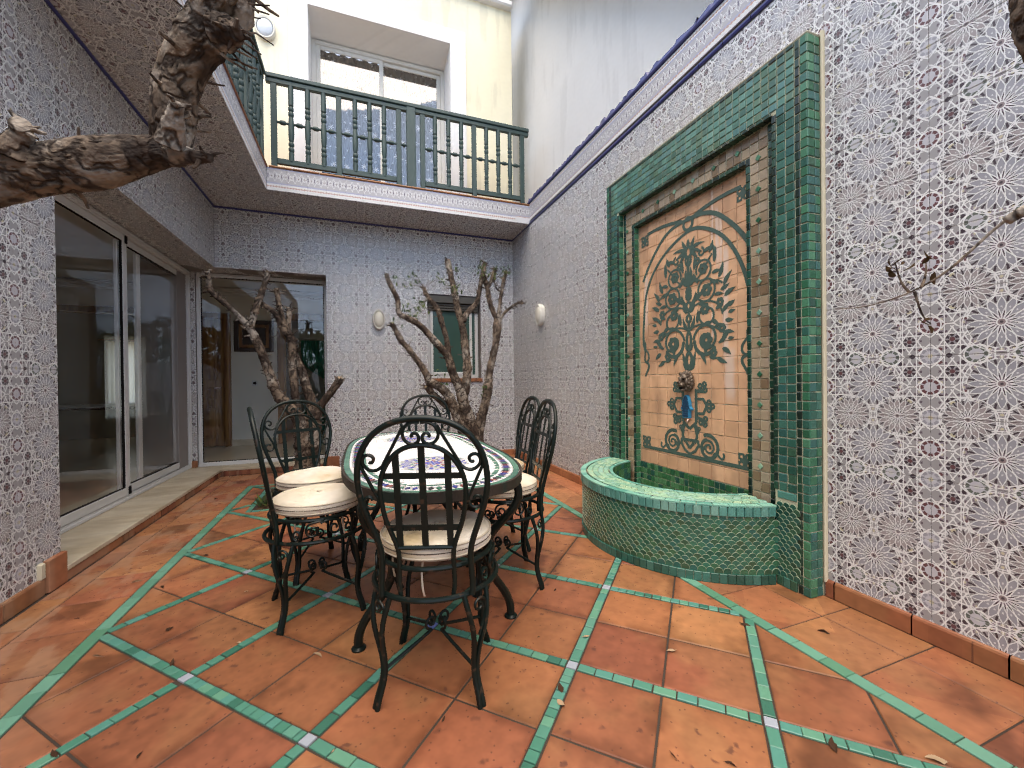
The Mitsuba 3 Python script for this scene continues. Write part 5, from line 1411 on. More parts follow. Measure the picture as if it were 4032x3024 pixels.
# candelabrum below: trefoils, bars, scrolls
both('bar_inlay', unary_union([stroke([(0.052, 1.02), (0.125, 1.02)], 0.026), stroke([(0.062, 1.03), (0.062, 0.80)], 0.022), stroke([(0.07, 0.965), (0.125, 0.965), (0.155, 0.92), (0.125, 0.865), (0.07, 0.865)], 0.018),
                               stroke([(0.062, 0.84), (0.125, 0.82)], 0.022), stroke([(0.062, 0.80), (0.0, 0.752)], 0.020), stroke([(0.05, 0.79), (0.068, 0.70), (0.045, 0.655)], 0.020)]))
for x, z, a in ((0.122, 1.045, 1.0), (0.178, 0.92, 0.0), (0.125, 0.815, -1.0), (0.066, 0.752, 0.3)):
    r = 0.026 if x > 0.1 else 0.02
    g = unary_union([Point(x + r * 0.95 * math.cos(a + k * 1.75), z + r * 0.95 * math.sin(a + k * 1.75)).buffer(r * 0.82, 8) for k in (-1, 0, 1)])
    for k in (-1, 0, 1): g = g.difference(Point(x + r * 1.05 * math.cos(a + k * 1.75), z + r * 1.05 * math.sin(a + k * 1.75)).buffer(r * 0.24, 6))
    both('trefoil_inlay', g)
both('scroll_inlay', spiral(0.168, 0.640, 0.088, 1.0, math.pi * 0.62, 0.022, -1, 0.056)); both('scroll_inlay', spiral(0.168, 0.640, 0.058, 1.5, math.pi * 0.9, 0.014, -1, 0.012))
both('bar_inlay', unary_union([stroke([(0.0, 0.672), (0.075, 0.672), (0.085, 0.63)], 0.020), stroke([(0.078, 0.64), (0.05, 0.60), (0.0, 0.572)], 0.018), stroke([(0.036, 0.655), (0.0, 0.615)], 0.020)]))
both('leaf_inlay', leaf_shape(0.10, 0.60, 0.7, 0.07, 0.026, 0.3)); both('curl_inlay', stroke([(0.20, 0.572), (0.25, 0.598), (0.28, 0.582), (0.292, 0.602), (0.283, 0.618)], 0.014, n=20))

# ---- basin
CB = np.array([*BASIN_C])
A0, A1 = math.radians(180 - 76.5), math.radians(180 + 76.5)
RO, RI = BASIN_R, 0.562


def ring_pt(r, a, z): return [CB[0] + r * math.cos(a), CB[1] + r * math.sin(a), z]


aa = np.linspace(A0, A1, 60)
n_ = len(aa)
rows = [[ring_pt(RO - 0.010, a, -0.01) for a in aa], [ring_pt(RO - 0.010, a, ZB - 0.008) for a in aa], [ring_pt(RI + 0.010, a, ZB - 0.008) for a in aa], [ring_pt(RI + 0.010, a, 0.10) for a in aa], [ring_pt(0.02, a, 0.10) for a in aa]]
V = np.array(rows).reshape(-1, 3)
F = np.array([[k * n_ + i, (k + 1) * n_ + i, (k + 1) * n_ + i + 1, k * n_ + i + 1] for k in range(4) for i in range(n_ - 1)])
part(ft, 'basin', (V, F[:, ::-1]), 'mat_green_grout')
scale_p, rim_p, base_p, in_p = Pieces(ft, 'scale_tile'), Pieces(ft, 'rim_tile'), Pieces(ft, 'base_tile'), Pieces(ft, 'basin_tile')


def scale_poly(r, h):
    t = np.linspace(0, np.pi, 11)
    return [(r * math.cos(a), r * math.sin(a)) for a in t] + [(-r, -h), (r, -h)]


def scale_field(pieces, pos, count, z0, z1, pitch, row, cols):
    """overlapping rounded scales; pos(i_float, z) -> (origin, u, n)"""
    j, z = 0, z0
    while z < z1 + 0.0001:
        for i in range(count + 1):
            q = i + (0.5 if j % 2 else 0.0)
            if q > count: continue
            o, u, nn = pos(q, z)
            u, nn = np.array(u), np.array(nn)
            r = pitch * 0.5
            zz = R_.uniform(-0.0004, 0.0004)
            m = frame_m(np.array(o) - nn * 0.006, u, [0, 0, 1], nn)
            m = m @ rot((1, 0, 0), math.radians(7.0 + R_.gauss(0, 0.7))) @ rot((0, 1, 0), math.radians(R_.gauss(0, 1.2)))
            top = z + r > z1 + 0.012
            pieces.add(prism(scale_poly(r - 0.0005, row * 0.9), 0.0075, 0.0012), m, R_.choice(cols), GROUT_P, 0.0075, 's')
        z += row; j += 1


SC = [(0.020, 0.095, 0.065), (0.026, 0.112, 0.076), (0.016, 0.078, 0.050), (0.030, 0.125, 0.080), (0.022, 0.100, 0.080), (0.036, 0.118, 0.062), (0.030, 0.080, 0.044)]
NS = 50
scale_field(scale_p, lambda q, z: (ring_pt(RO - 0.006, A0 + (A1 - A0) * q / NS, z), [-math.sin(A0 + (A1 - A0) * q / NS), math.cos(A0 + (A1 - A0) * q / NS), 0], [math.cos(A0 + (A1 - A0) * q / NS), math.sin(A0 + (A1 - A0) * q / NS), 0]), NS, 0.066, 0.352, (A1 - A0) * RO / NS, 0.0215, SC)
nb = 3
scale_field(scale_p, lambda q, z: ([XF - 0.001, FY0 + 0.068 + (AY0 - 0.02 - FY0 - 0.068) * q / nb, z], [0, -1, 0], [-1, 0, 0]), nb, 0.066, 0.446, 0.0365, 0.0215, [(c[0] * 0.8, c[1] * 0.8, c[2] * 0.9) for c in SC])


def ring_tiles(pieces, r0, r1, na, z, cols, gap=0.004, tt=0.010, tilt=0.8, chev=0.0, tag=''):
    for i in range(na):
        a0_, a1_ = A0 + (A1 - A0) * i / na, A0 + (A1 - A0) * (i + 1) / na
        a = (a0_ + a1_) / 2 + 0.0
        rm = (r0 + r1) / 2
        w0, w1 = (a1_ - a0_) * r0 - gap, (a1_ - a0_) * r1 - gap
        hh = (r1 - r0 - gap) / 2
        poly = [(-hh, -w0 / 2 - chev), (hh, -w1 / 2 + chev), (hh, w1 / 2 + chev), (-hh, w0 / 2 - chev)]
        m = frame_m(ring_pt(rm, a, z - tt), [math.cos(a), math.sin(a), 0], [-math.sin(a), math.cos(a), 0], [0, 0, 1])
        pieces.add(prism(poly, tt, 0.002), jig(m, tilt, R_.uniform(-0.0008, 0.0008)), R_.choice(cols), None, None, (r0, na, round(chev, 3)))


ring_tiles(rim_p, RI + 0.0, RI + 0.026, 26, ZB + 0.002, EDGE)
ring_tiles(rim_p, RI + 0.026, RI + 0.034, 20, ZB + 0.001, DARKG + EDGE)
nr = 4
for k in range(nr):
    r0 = RI + 0.034 + (0.190 - 0.034) * k / nr; r1 = RI + 0.034 + (0.190 - 0.034) * (k + 1) / nr
    ring_tiles(rim_p, r0, r1, 36 + 2 * k, ZB + 0.002, RIMG, chev=0.010 * (-1) ** k)
ring_tiles(rim_p, RI + 0.190, RI + 0.199, 24, ZB + 0.001, DARKG + EDGE[:1])
ring_tiles(rim_p, RI + 0.199, RO + 0.010, 26, ZB + 0.002, EDGE)
for i in range(50):
    a = A0 + (A1 - A0) * (i + 0.5) / 50
    w = (A1 - A0) * RO / 50
    m = frame_m(ring_pt(RO - 0.004, a, ZB - 0.034), [-math.sin(a), math.cos(a), 0], [0, 0, 1], [math.cos(a), math.sin(a), 0])
    rim_p.add(prism(rect(w - 0.003, 0.054), 0.012, 0.004), jig(m, 0.8), R_.choice([(c[0] * 0.75, c[1] * 0.75, c[2] * 0.8) for c in EDGE]), None, None, 'v')
    m = frame_m(ring_pt(RO - 0.010, a, 0.026), [-math.sin(a), math.cos(a), 0], [0, 0, 1], [math.cos(a), math.sin(a), 0])
    base_p.add(prism(rect(w - 0.003, 0.052), 0.012, 0.0022), jig(m, 0.8), R_.choice(WET[:4]), None, None, 'b')
for i in range(3):
    base_p.add(prism(rect(0.034, 0.052), 0.010, 0.0022), frame_m([XF + 0.004, FY0 + 0.068 + 0.036 * (i + 0.5), 0.026], *face(0)[1:]), R_.choice(WET), None, None, 'b2')
grid(rim_p, face(XF), (FY0 + 0.068, AY0 - 0.02, 0.462, 0.504), 0.11, 0.047, [(0.06, 0.19, 0.16)])
for i in range(34):
    a = A0 + (A1 - A0) * (i + 0.5) / 34
    for j in range(7):
        m = frame_m(ring_pt(RI + 0.012, a, 0.125 + 0.0445 * j), [math.sin(a), -math.cos(a), 0], [0, 0, 1], [-math.cos(a), -math.sin(a), 0])
        in_p.add(prism(rect((A1 - A0) * RI / 34 - 0.004, 0.041), 0.010, 0.002), jig(m, 1.0), R_.choice(MOSS + WET[:2]), None, None, 'i')
grid(in_p, face(XP), (PY0 - 0.02, PY1 + 0.02, 0.10, 0.428), 0.045, 0.045, MOSS + WET[2:3])
for p in (scale_p, rim_p, base_p, in_p): p.build()

# ---- lion mask, hamsa and hook on the panel
ln_ = thing('lion_head_spout', 'bronze lion head water spout in the middle of the fountain panel', 'spout')


def blob(c, r, sub=3, noise_amp=0.0, seed=0, fr=40):
    s = trimesh.creation.icosphere(subdivisions=sub, radius=1.0)
    v = np.array(s.vertices) * r + c
    if noise_amp: v = v + np.array(s.vertices) * ((meshkit.noise(v * fr, seed) - 0.5) * 2 * noise_amp)[:, None]
    return v, np.array(s.faces)


def to_manifold(m):
    v, f = m
    from manifold3d import Mesh
    return Manifold(Mesh(np.asarray(v, np.float32), np.asarray(f, np.uint32)))


def fuse(ms, ref=0.006, it=6):
    acc = to_manifold(ms[0])
    for q in ms[1:]: acc = acc + to_manifold(q)
    q = acc.refine_to_length(ref).to_mesh()
    t = trimesh.Trimesh(np.array(q.vert_properties[:, :3], float), np.array(q.tri_verts), process=True)
    trimesh.smoothing.filter_taubin(t, iterations=it)
    return np.array(t.vertices), np.array(t.faces)


# local frame: x right, y up, z out of the wall
head = fuse([blob((0, 0, 0.026), (0.042, 0.060, 0.040)), blob((0, 0.026, 0.050), (0.033, 0.032, 0.026)), blob((0, -0.020, 0.066), (0.024, 0.020, 0.034)), blob((0, -0.006, 0.094), (0.014, 0.010, 0.011)),
             blob((0, 0.012, 0.074), (0.0105, 0.026, 0.018)), blob((-0.020, 0.027, 0.070), (0.014, 0.006, 0.011)), blob((0.020, 0.027, 0.070), (0.014, 0.006, 0.011)),
             blob((-0.014, -0.024, 0.080), (0.012, 0.011, 0.014)), blob((0.014, -0.024, 0.080), (0.012, 0.011, 0.014)), blob((0, -0.058, 0.058), (0.016, 0.012, 0.024)),
             blob((-0.028, 0.0, 0.050), (0.016, 0.026, 0.019)), blob((0.028, 0.0, 0.050), (0.016, 0.026, 0.019))], 0.005, 4)
LM = frame_m([XP - 0.002, 2.300, 1.085], [0, -1, 0], [0, 0, 1], [-1, 0, 0])
part(ln_, 'head', head, 'mat_bronze', True, m=LM)
mane = []
for ring, (rr, rz, sz, n_m) in enumerate(((0.042, 0.040, 0.0125, 13), (0.047, 0.022, 0.014, 15))):
    for k_ in range(n_m):
        a = math.radians(-62 + k_ * 304 / (n_m - 1))
        mane.append(blob((rr * math.cos(a), rr * 1.34 * math.sin(a) + 0.002, rz), (sz * 0.85, sz * 1.15, sz * 1.25), 3, 0.003, 20 * ring + k_, 150))
part(ln_, 'mane', cat(mane), 'mat_bronze', True, m=LM)
for s in (-1, 1):
    part(ln_, 'ear', cat(blob((0.036 * s, 0.054, 0.046), (0.011, 0.015, 0.009))), 'mat_bronze', True, m=LM)
    part(ln_, 'eye', cat(blob((0.018 * s, 0.016, 0.0735), (0.0075, 0.0048, 0.005), 2)), 'mat_black', True, m=LM)
part(ln_, 'mouth', cat(blob((0, -0.043, 0.078), (0.013, 0.009, 0.012), 2)), 'mat_black', True, m=LM)
part(ln_, 'nose', cat(blob((0, -0.004, 0.1015), (0.010, 0.0075, 0.006), 2)), 'mat_dark_wood', True, m=LM)

hm = thing('hand_charm', 'blue glazed hand-shaped charm hanging below the lion head', 'wall ornament')
HM = frame_m([XP - 0.004, 2.312, 0.912], [0, -1, 0], [0, 0, 1], [-1, 0, 0]) @ rot((0, 1, 0), -0.10)
body = unary_union([sbox(-0.032, -0.082, 0.032, 0.0), affinity.scale(Point(0, 0.0).buffer(1, 20), 0.034, 0.078), Polygon([(-0.030, 0.012), (-0.052, -0.020), (-0.046, -0.026), (-0.030, -0.014)]), Polygon([(0.030, 0.030), (0.040, -0.006), (0.056, -0.018), (0.054, -0.026), (0.030, -0.020)])]).buffer(0.003, 6).buffer(-0.002)
part(hm, 'edge', extrude(body, 0.022), 'mat_hamsa_edge', 30, m=HM)
part(hm, 'face', extrude(body.buffer(-0.006), 0.0245), 'mat_hamsa', 30, m=HM)
orn = [LineString([(-0.026, -0.062 + 0.0165 * k + 0.004 * math.sin(q)) if False else (-0.026 + 0.0052 * q, -0.066 + 0.0165 * k + 0.0035 * (q % 2)) for q in range(11)]).buffer(0.0022, 4) for k in range(5)]
orn += [affinity.scale(Point(0, 0.036).buffer(1, 12), 0.016, 0.026).exterior.buffer(0.002), Point(0, 0.040).buffer(0.006), LineString([(0, 0.035), (0, 0.016)]).buffer(0.004), LineString([(-0.034, 0.003), (0.036, 0.003)]).buffer(0.003)]
part(hm, 'relief', extrude(unary_union(orn), 0.0275), 'mat_hamsa', 30, m=HM)
part(hm, 'bead_edging', cat([blob((0.034 * math.cos(a) + 0.001, 0.074 * math.sin(a), 0.0225), (0.003, 0.003, 0.003), 1) for a in np.linspace(0.05, 3.1, 15)]), 'mat_hamsa_edge', True, m=HM)
tap = thing('brass_tap', 'small brass spout under the blue hand charm', 'tap')
part(tap, 'pipe', tube(spline([(0, 0, 0), (0, 0.0, 0.018), (0, -0.010, 0.030), (0, -0.024, 0.030)], 14), 0.006, 8), 'mat_brass', 40, m=frame_m([XP - 0.001, 2.292, 0.822], [0, -1, 0], [0, 0, 1], [-1, 0, 0]))
part(tap, 'flange', lathe([(0, 0), (0.012, 0), (0.011, 0.004), (0, 0.005)], 14), 'mat_brass', 40, m=frame_m([XP - 0.0005, 2.292, 0.822], [0, -1, 0], [0, 0, 1], [-1, 0, 0]))
# ------------------------------------------------------------------ mosaic table
tb = thing('mosaic_table', 'long oval-ended table with a white mosaic top and star medallions', 'table')
TCX, TCY, TZ = 0.330, 2.362, 0.722
TA, TB_ = 0.408, 0.945                       # half width, half length


def table_outline(inset, n=120):
    """rectangle with bowed ends and rounded corners"""
    hw, hl = TA - inset, TB_ - inset
    pts = []
    ss = np.linspace(0, 2 * math.pi, n, endpoint=False)
    for s in ss:
        c, q = math.cos(s), math.sin(s)
        e = 2.0 / 3.3
        x = hw * math.copysign(abs(c) ** e, c)
        yy = math.copysign(abs(q) ** e, q)
        y = hl * yy
        y -= math.copysign(1, y) * 0.09 * (abs(x) / hw) ** 2 * abs(yy)
        pts.append((x, y))
    return Polygon(pts)


TM = move(TCX, TCY, 0) @ rot((0, 0, 1), -0.012)
O0 = table_outline(0.0)
part(tb, 'rim', extrude(O0.difference(table_outline(0.010)), 0.037), 'mat_table_rim', m=TM @ move(0, 0, TZ - 0.0375))
part(tb, 'slab', extrude(table_outline(0.0105), 0.030), 'mat_table_white', m=TM @ move(0, 0, TZ - 0.036))
for q in (-0.405, 0.500): part(tb, 'medallion_ground', lathe([(0, TZ - 0.006), (0.168, TZ - 0.006), (0.168, TZ - 0.0022), (0, TZ - 0.0022)], 40), 'mat_table_white', m=TM @ move(0, q, 0))
part(tb, 'under_ring', tube(np.array([(*p, TZ - 0.055) for p in table_outline(0.085).exterior.coords]), 0.011, 6), 'mat_iron', 40, m=TM)
TGREEN = [(0.045, 0.120, 0.085), (0.055, 0.140, 0.100), (0.035, 0.100, 0.075)]
TWHITE = [(0.55, 0.55, 0.55), (0.59, 0.59, 0.60), (0.50, 0.50, 0.50), (0.57, 0.57, 0.565)]
tg = Pieces(tb, 'green_edge_tile'); td = Pieces(tb, 'diamond_tile'); tw = Pieces(tb, 'white_tile'); tm_ = Pieces(tb, 'medallion_tile')


def along(ring, step):
    L = ring.length; n = int(L / step)
    out = []
    for k in range(n):
        p, q = ring.interpolate(L * k / n), ring.interpolate(L * (k + 1) / n)
        out.append(((p.x + q.x) / 2, (p.y + q.y) / 2, math.atan2(q.y - p.y, q.x - p.x), math.hypot(q.x - p.x, q.y - p.y)))
    return out


def tpiece(pcs, poly, x, y, a, col, tt=0.007, tag=None, lift=0.0):
    m = TM @ move(x, y, TZ - tt - 0.0008 + lift) @ rot((0, 0, 1), a)
    pcs.add(prism(poly, tt, 0.0008), jig(m, 0.25), col, None, None, tag)


for x, y, a, l in along(table_outline(0.0235).exterior, 0.062): tpiece(tg, rect(l - 0.002, 0.024), x, y, a, R_.choice(TGREEN))
for x, y, a, l in along(table_outline(0.103).exterior, 0.055): tpiece(tg, rect(l - 0.002, 0.018), x, y, a, R_.choice(TGREEN))
DC = [(0.035, 0.04, 0.19), (0.15, 0.04, 0.04), (0.02, 0.022, 0.025), (0.035, 0.12, 0.08), (0.03, 0.03, 0.10)]
band = along(table_outline(0.066).exterior, 0.0285)
for k, (x, y, a, l) in enumerate(band):
    tpiece(td, [(-0.0100, 0), (0, -0.0190), (0.0100, 0), (0, 0.0190)], x, y, a, DC[k % 5], tag=('d',), lift=0.0003)
    for s in (-1, 1):
        tpiece(td, [(-0.0125, -0.020 * s * -1), (0.0125, -0.020 * s * -1), (0, 0.002 * s)], x + math.cos(a) * l / 2 - math.sin(a) * 0.0085 * s, y + math.sin(a) * l / 2 + math.cos(a) * 0.0085 * s, a, R_.choice(TWHITE), tag=('w', s))
MED = [(0.0, -0.405, 0.163), (0.0, 0.500, 0.163)]
fld = table_outline(0.113)
y = -TB_; row = 0
while y < TB_:
    x = -TA + (0.0225 if row % 2 else 0)
    while x < TA:
        c = sbox(x + 0.0005, y + 0.0005, x + 0.0445, y + 0.0205)
        if fld.contains(c.centroid) and not any(math.hypot(x + 0.0225 - a, y + 0.0105 - b) < r + 0.006 for a, b, r in MED):
            tpiece(tw, rect(0.0432, 0.0195), x + 0.0225, y + 0.0105, 0, R_.choice(TWHITE), tag=('b',))
        x += 0.045
    y += 0.021; row += 1
BLUE, REDT, GRN, BLK = (0.06, 0.07, 0.30), (0.26, 0.10, 0.09), (0.07, 0.18, 0.14), (0.07, 0.07, 0.09)
for mx, my, mr in MED:
    def mp(poly, r, a, col, tag): tpiece(tm_, [(0.92 * px, 0.86 * py) for px, py in poly], mx + r * math.cos(a), my + r * math.sin(a), a, col, tag=tag)
    n = 16
    for k in range(n):
        a = 2 * math.pi * k / n
        mp([(-0.018, 0), (0, -0.012), (0.016, 0), (0, 0.012)], 0.030, a, REDT if k % 2 else BLUE, 'm1') if k % 2 == 0 else mp([(-0.012, 0), (0, -0.006), (0.02, 0), (0, 0.006)], 0.038, a, REDT, 'm2')
        mp([(-0.018, 0), (0.002, -0.010), (0.016, 0), (0.002, 0.010)], 0.072, a + math.pi / n, [BLUE, REDT][k % 2], 'm3')
        mp([(-0.012, 0), (0, -0.009), (0.012, 0), (0, 0.009)], 0.094, a, [GRN, BLK][k % 2], 'm4')
        mp([(-0.022, -0.007), (0.016, -0.013), (0.020, 0), (0.016, 0.013), (-0.022, 0.007)], 0.126, a + math.pi / n, BLUE, 'm5')
        mp([(-0.010, 0), (0.008, -0.018), (0.008, 0.018)], 0.152, a, GRN if k % 3 else BLUE, 'm6')
    tpiece(tm_, [(0.010 * math.cos(k * math.pi / 4), 0.010 * math.sin(k * math.pi / 4)) for k in range(8)], mx, my, 0, BLUE)
for p in (tg, td, tw, tm_): p.build()
for sx in (-1, 1):
    for sy in (-1, 1):
        pts = [(0.300, 0.72, TZ - 0.046), (0.303, 0.715, 0.58), (0.285, 0.70, 0.545), (0.205, 0.62, 0.40), (0.200, 0.61, 0.33), (0.255, 0.57, 0.20), (0.325, 0.545, 0.08), (0.333, 0.542, 0.05), (0.334, 0.542, 0.012)]
        p = spline([(sx * a, sy * b, c) for a, b, c in pts], 40)
        lg = part(tb, 'leg', tube(p, 0.0185, 8), 'mat_iron', 35, m=TM)
        part(lg, 'foot', lathe([(0, 0), (0.028, 0), (0.030, 0.006), (0.022, 0.014), (0, 0.016)], 16), 'mat_iron', 40, m=TM @ move(sx * 0.334, sy * 0.542, 0))
part(tb, 'stretcher', cat(*[tube([(sx * 0.205, -0.62, 0.40), (sx * 0.205, 0.62, 0.40)], 0.010, 6) for sx in (-1, 1)]), 'mat_iron', 40, m=TM)

# ------------------------------------------------------------------ wrought iron chairs
def yb(z): return -0.186 - 0.175 * np.maximum(0, np.asarray(z, float) - 0.47)


def back3(pts):
    p = np.array(pts, float)
    return np.c_[p[:, 0], yb(p[:, 1]), p[:, 1]]


RU, RL, ZU, ZLW = 0.205, 0.226, 0.482, 0.388      # seat rings
OUT = [(0.150, 0.388), (0.149, 0.48), (0.150, 0.55), (0.168, 0.615), (0.188, 0.675), (0.203, 0.73), (0.2085, 0.785), (0.204, 0.835), (0.188, 0.885), (0.158, 0.93), (0.115, 0.963), (0.06, 0.983), (0.0, 0.989)]
INN = [(0.088, 0.388), (0.090, 0.50), (0.094, 0.555), (0.119, 0.63), (0.133, 0.69), (0.138, 0.745), (0.134, 0.79), (0.121, 0.825), (0.095, 0.863), (0.06, 0.89), (0.0, 0.902)]


def loop(half, r, sides, n):
    h = [(a, b) for a, b in half]
    full = h + [(-a, b) for a, b in h[::-1][1:]]
    p = spline(back3(full), n)
    # the lower ends bend in to the lower seat ring
    return tube(p, r, sides)


def cyl_curve(pts, R):
    """(arc length, z) on the cylinder of radius R, 0 at the front"""
    p = np.array(pts, float)
    a = p[:, 0] / R
    return np.c_[R * np.sin(a), R * np.cos(a), p[:, 1]]


def spiral_pts(x, z, r0, turns, a0, cw=1, r1=0.008, n=26):
    t = np.linspace(0, 1, n)
    r = r0 + (r1 - r0) * t ** 0.9
    a = a0 + cw * turns * 2 * math.pi * t
    return np.c_[x + r * np.cos(a), z + r * np.sin(a)]


chair_parts = []


def cp(name, mesh, smooth=40): chair_parts.append((name, mikit.ply(mesh, 'mat_iron', smooth=smooth)))


cp('back_hoop', loop(OUT, 0.0103, 10, 90))
cp('inner_hoop', loop(INN, 0.0082, 8, 80))
for x, z1 in ((-0.083, 0.872), (0.0, 0.898), (0.083, 0.872)):
    cp('vertical_slat', ribbon(back3([(x, 0.553), (x, 0.70), (x, z1)]), [0, -1, -0.17], 0.0215, 0.005), False)
for z, hwid in ((0.800, 0.132), (0.622, 0.115)):
    cp('cross_slat', ribbon(back3([(-hwid, z), (0, z), (hwid, z)]) + [0, 0.0045, 0], [0, -1, -0.17], 0.019, 0.005), False)
cp('cross_bar', tube(back3([(-0.094, 0.553), (0, 0.553), (0.094, 0.553)]), 0.0075, 8))
TOP = [(-0.002, 0.975), (-0.030, 0.974), (-0.051, 0.957), (-0.056, 0.932), (-0.044, 0.912), (-0.024, 0.906), (-0.009, 0.914), (-0.006, 0.930), (-0.016, 0.941), (-0.028, 0.936), (-0.026, 0.928)]
SIDE = [(-0.122, 0.838), (-0.136, 0.826), (-0.158, 0.820), (-0.180, 0.832), (-0.188, 0.852), (-0.178, 0.870), (-0.161, 0.870), (-0.152, 0.858), (-0.158, 0.847), (-0.167, 0.849)]
LOW = [(-0.150, 0.735), (-0.146, 0.712), (-0.160, 0.694), (-0.179, 0.694), (-0.191, 0.709), (-0.186, 0.727), (-0.172, 0.731), (-0.164, 0.721)]
for s in (1, -1):
    def mr_(pts): return [(a * s, b) for a, b in pts]
    cp('top_scroll', tube(spline(back3(mr_(TOP)), 40), 0.0056, 7))
    cp('side_scroll', tube(spline(back3(mr_(SIDE)), 36), 0.0056, 7))
    cp('low_scroll', tube(spline(back3(mr_(LOW)), 30), 0.0056, 7))
    cp('strut', tube(back3(mr_([(-0.052, 0.966), (-0.124, 0.838)])), 0.0055, 7))
    cp('strut', tube(back3(mr_([(-0.198, 0.842), (-0.150, 0.735)])), 0.0055, 7))
th = np.linspace(0, 2 * math.pi, 49)
cp('seat_ring', tube(np.c_[RU * np.cos(th), RU * np.sin(th), np.full(49, ZU)], 0.0092, 8, False))
cp('lower_ring', tube(np.c_[RL * np.cos(th), RL * np.sin(th), np.full(49, ZLW)], 0.0095, 8, False))
cp('seat_strap', cat([ribbon([(-math.sqrt(RU ** 2 - q * q), q, ZU + 0.004), (0, q, ZU + 0.002), (math.sqrt(RU ** 2 - q * q), q, ZU + 0.004)], [0, 0, 1], 0.022, 0.003) for q in (-0.1, 0.0, 0.1)]), False)
RM = 0.217
for c in (0.0, RM * math.pi / 2, -RM * math.pi / 2):
    for s in (1, -1):
        a = spiral_pts(0, 0, 0.030, 1.35, math.pi * 0.5, -1, 0.007)
        q = np.vstack([[(-0.052, 0.028), (-0.03, 0.036)], a + [0.0, 0.004]])
        q = np.c_[c + s * (0.046 + 0.0 + q[:, 0] * 1.15), 0.434 + q[:, 1] * 1.2]
        cp('apron_scroll', tube(cyl_curve(spline(np.c_[q, q[:, :1] * 0][:, :2], 44), RM), 0.0052, 6))
        b = spiral_pts(0, 0, 0.022, 1.2, -math.pi * 0.5, 1, 0.006)
        cp('apron_scroll', tube(cyl_curve(np.c_[c + s * (0.112 + b[:, 0]), 0.424 + b[:, 1] * 1.1], RM), 0.0052, 6))
for k in range(4):
    ph = math.pi / 4 + k * math.pi / 2
    ms = []
    for s in (-1, 1):
        pr = [(RL, 12.0, 0.386), (RL + 0.012, 10.5, 0.345), (RL + 0.018, 7.5, 0.29), (RL + 0.010, 4.2, 0.225), (RL - 0.004, 2.2, 0.150), (RL - 0.002, 1.7, 0.09), (RL + 0.018, 1.7, 0.03), (RL + 0.026, 1.7, 0.0)]
        p = [(r * math.cos(ph + s * math.radians(d)), r * math.sin(ph + s * math.radians(d)), z) for r, d, z in pr]
        ms.append(tube(spline(p, 34), 0.0092, 8))
    cp('leg', cat(ms))
    sp = spiral_pts(0.004, 0.342, 0.027, 1.25, math.pi * 0.0, 1, 0.006)
    p = [((RL + 0.014) * math.cos(ph + x / RL), (RL + 0.014) * math.sin(ph + x / RL), z) for x, z in sp]
    p = [((RL + 0.014) * math.cos(ph + x / RL), (RL + 0.014) * math.sin(ph + x / RL), z) for x, z in ((0.002, 0.24), (0.020, 0.28), (0.031, 0.315))] + p
    cp('leg_scroll', tube(np.array(p), 0.0048, 6))
    u = np.array([math.cos(ph), math.sin(ph), 0])
    st_ = [u * (RL - 0.004) + [0, 0, 0.118], u * 0.185 + [0, 0, 0.128], u * 0.10 + [0, 0, 0.150], u * 0.025 + [0, 0, 0.172]]
    cp('stretcher', tube(spline(st_, 16), 0.0062, 7))
    t_ = np.linspace(0, 1, 22)
    rr = 0.026 * (1 - 0.72 * t_)
    aa_ = -math.pi / 2 + 2.4 * math.pi * t_
    c0 = 0.028
    p = np.c_[np.outer(c0 + rr * np.cos(aa_) - 0.0, u[:2]), 0.200 + rr * np.sin(aa_)]
    cp('stretcher_scroll', tube(p, 0.0052, 6))

cu_prof = [(0.0, 0.0), (0.178, 0.0), (0.196, 0.006), (0.204, 0.018), (0.2065, 0.030), (0.207, 0.044), (0.202, 0.056), (0.188, 0.067), (0.160, 0.0745), (0.11, 0.080), (0.06, 0.081), (0.028, 0.078), (0.010, 0.070), (0.0, 0.069)]


def cushion_mesh(seed):
    prof = spline(np.array(cu_prof), 60); prof[0, 0] = prof[-1, 0] = 0.0
    v, f = lathe(np.maximum(prof, [0, -1]), 56)
    v = np.array(v)
    n = meshkit.noise(v * 9 + seed, seed) - 0.5
    m2 = meshkit.noise(v * 26 + seed, seed + 1) - 0.5
    s = np.clip(v[:, 2] / 0.07, 0, 1)
    v[:, 2] += (n * 0.016 + m2 * 0.004) * s
    v[:, :2] *= (1 + 0.03 * n)[:, None]
    return v, f


def cushion(text, m, seed):
    t = thing('seat_cushion', text, 'cushion', 'cream cushions on the iron chairs')
    m = m @ move(0, 0.012, ZU + 0.010) @ rot((0, 0, 1), seed * 1.3)
    part(t, 'pad', cushion_mesh(seed), 'mat_cushion', True, m=m)
    for z, r, nm in ((0.054, 0.2045, 'piping'), (0.016, 0.2045, 'piping')):
        n = 0.03 * 0
        part(t, nm, tube(np.c_[r * np.cos(th), r * np.sin(th), np.full(49, z)], 0.0036, 6, False), 'mat_piping', True, m=m)
    part(t, 'seam', tube(np.c_[0.2078 * np.cos(th), 0.2078 * np.sin(th), np.full(49, 0.035)], 0.0018, 5, False), 'mat_seam', True, m=m)
    part(t, 'button', lathe([(0, 0.0), (0.011, 0.001), (0.008, 0.006), (0, 0.007)], 14), 'mat_piping', True, m=m @ move(0, 0, 0.070))
    for k, a in enumerate((0.9, 2.3)):
        x, y = 0.16 * math.cos(a + seed), 0.16 * math.sin(a + seed)
        part(t, 'tie', ribbon(spline([(x, y, 0.004), (x + 0.006, y + 0.01, -0.03), (x - 0.004, y + 0.006, -0.07), (x + 0.002, y, -0.13)], 10), [1, 0.2, 0], 0.007, 0.0016), 'mat_piping', m=m)


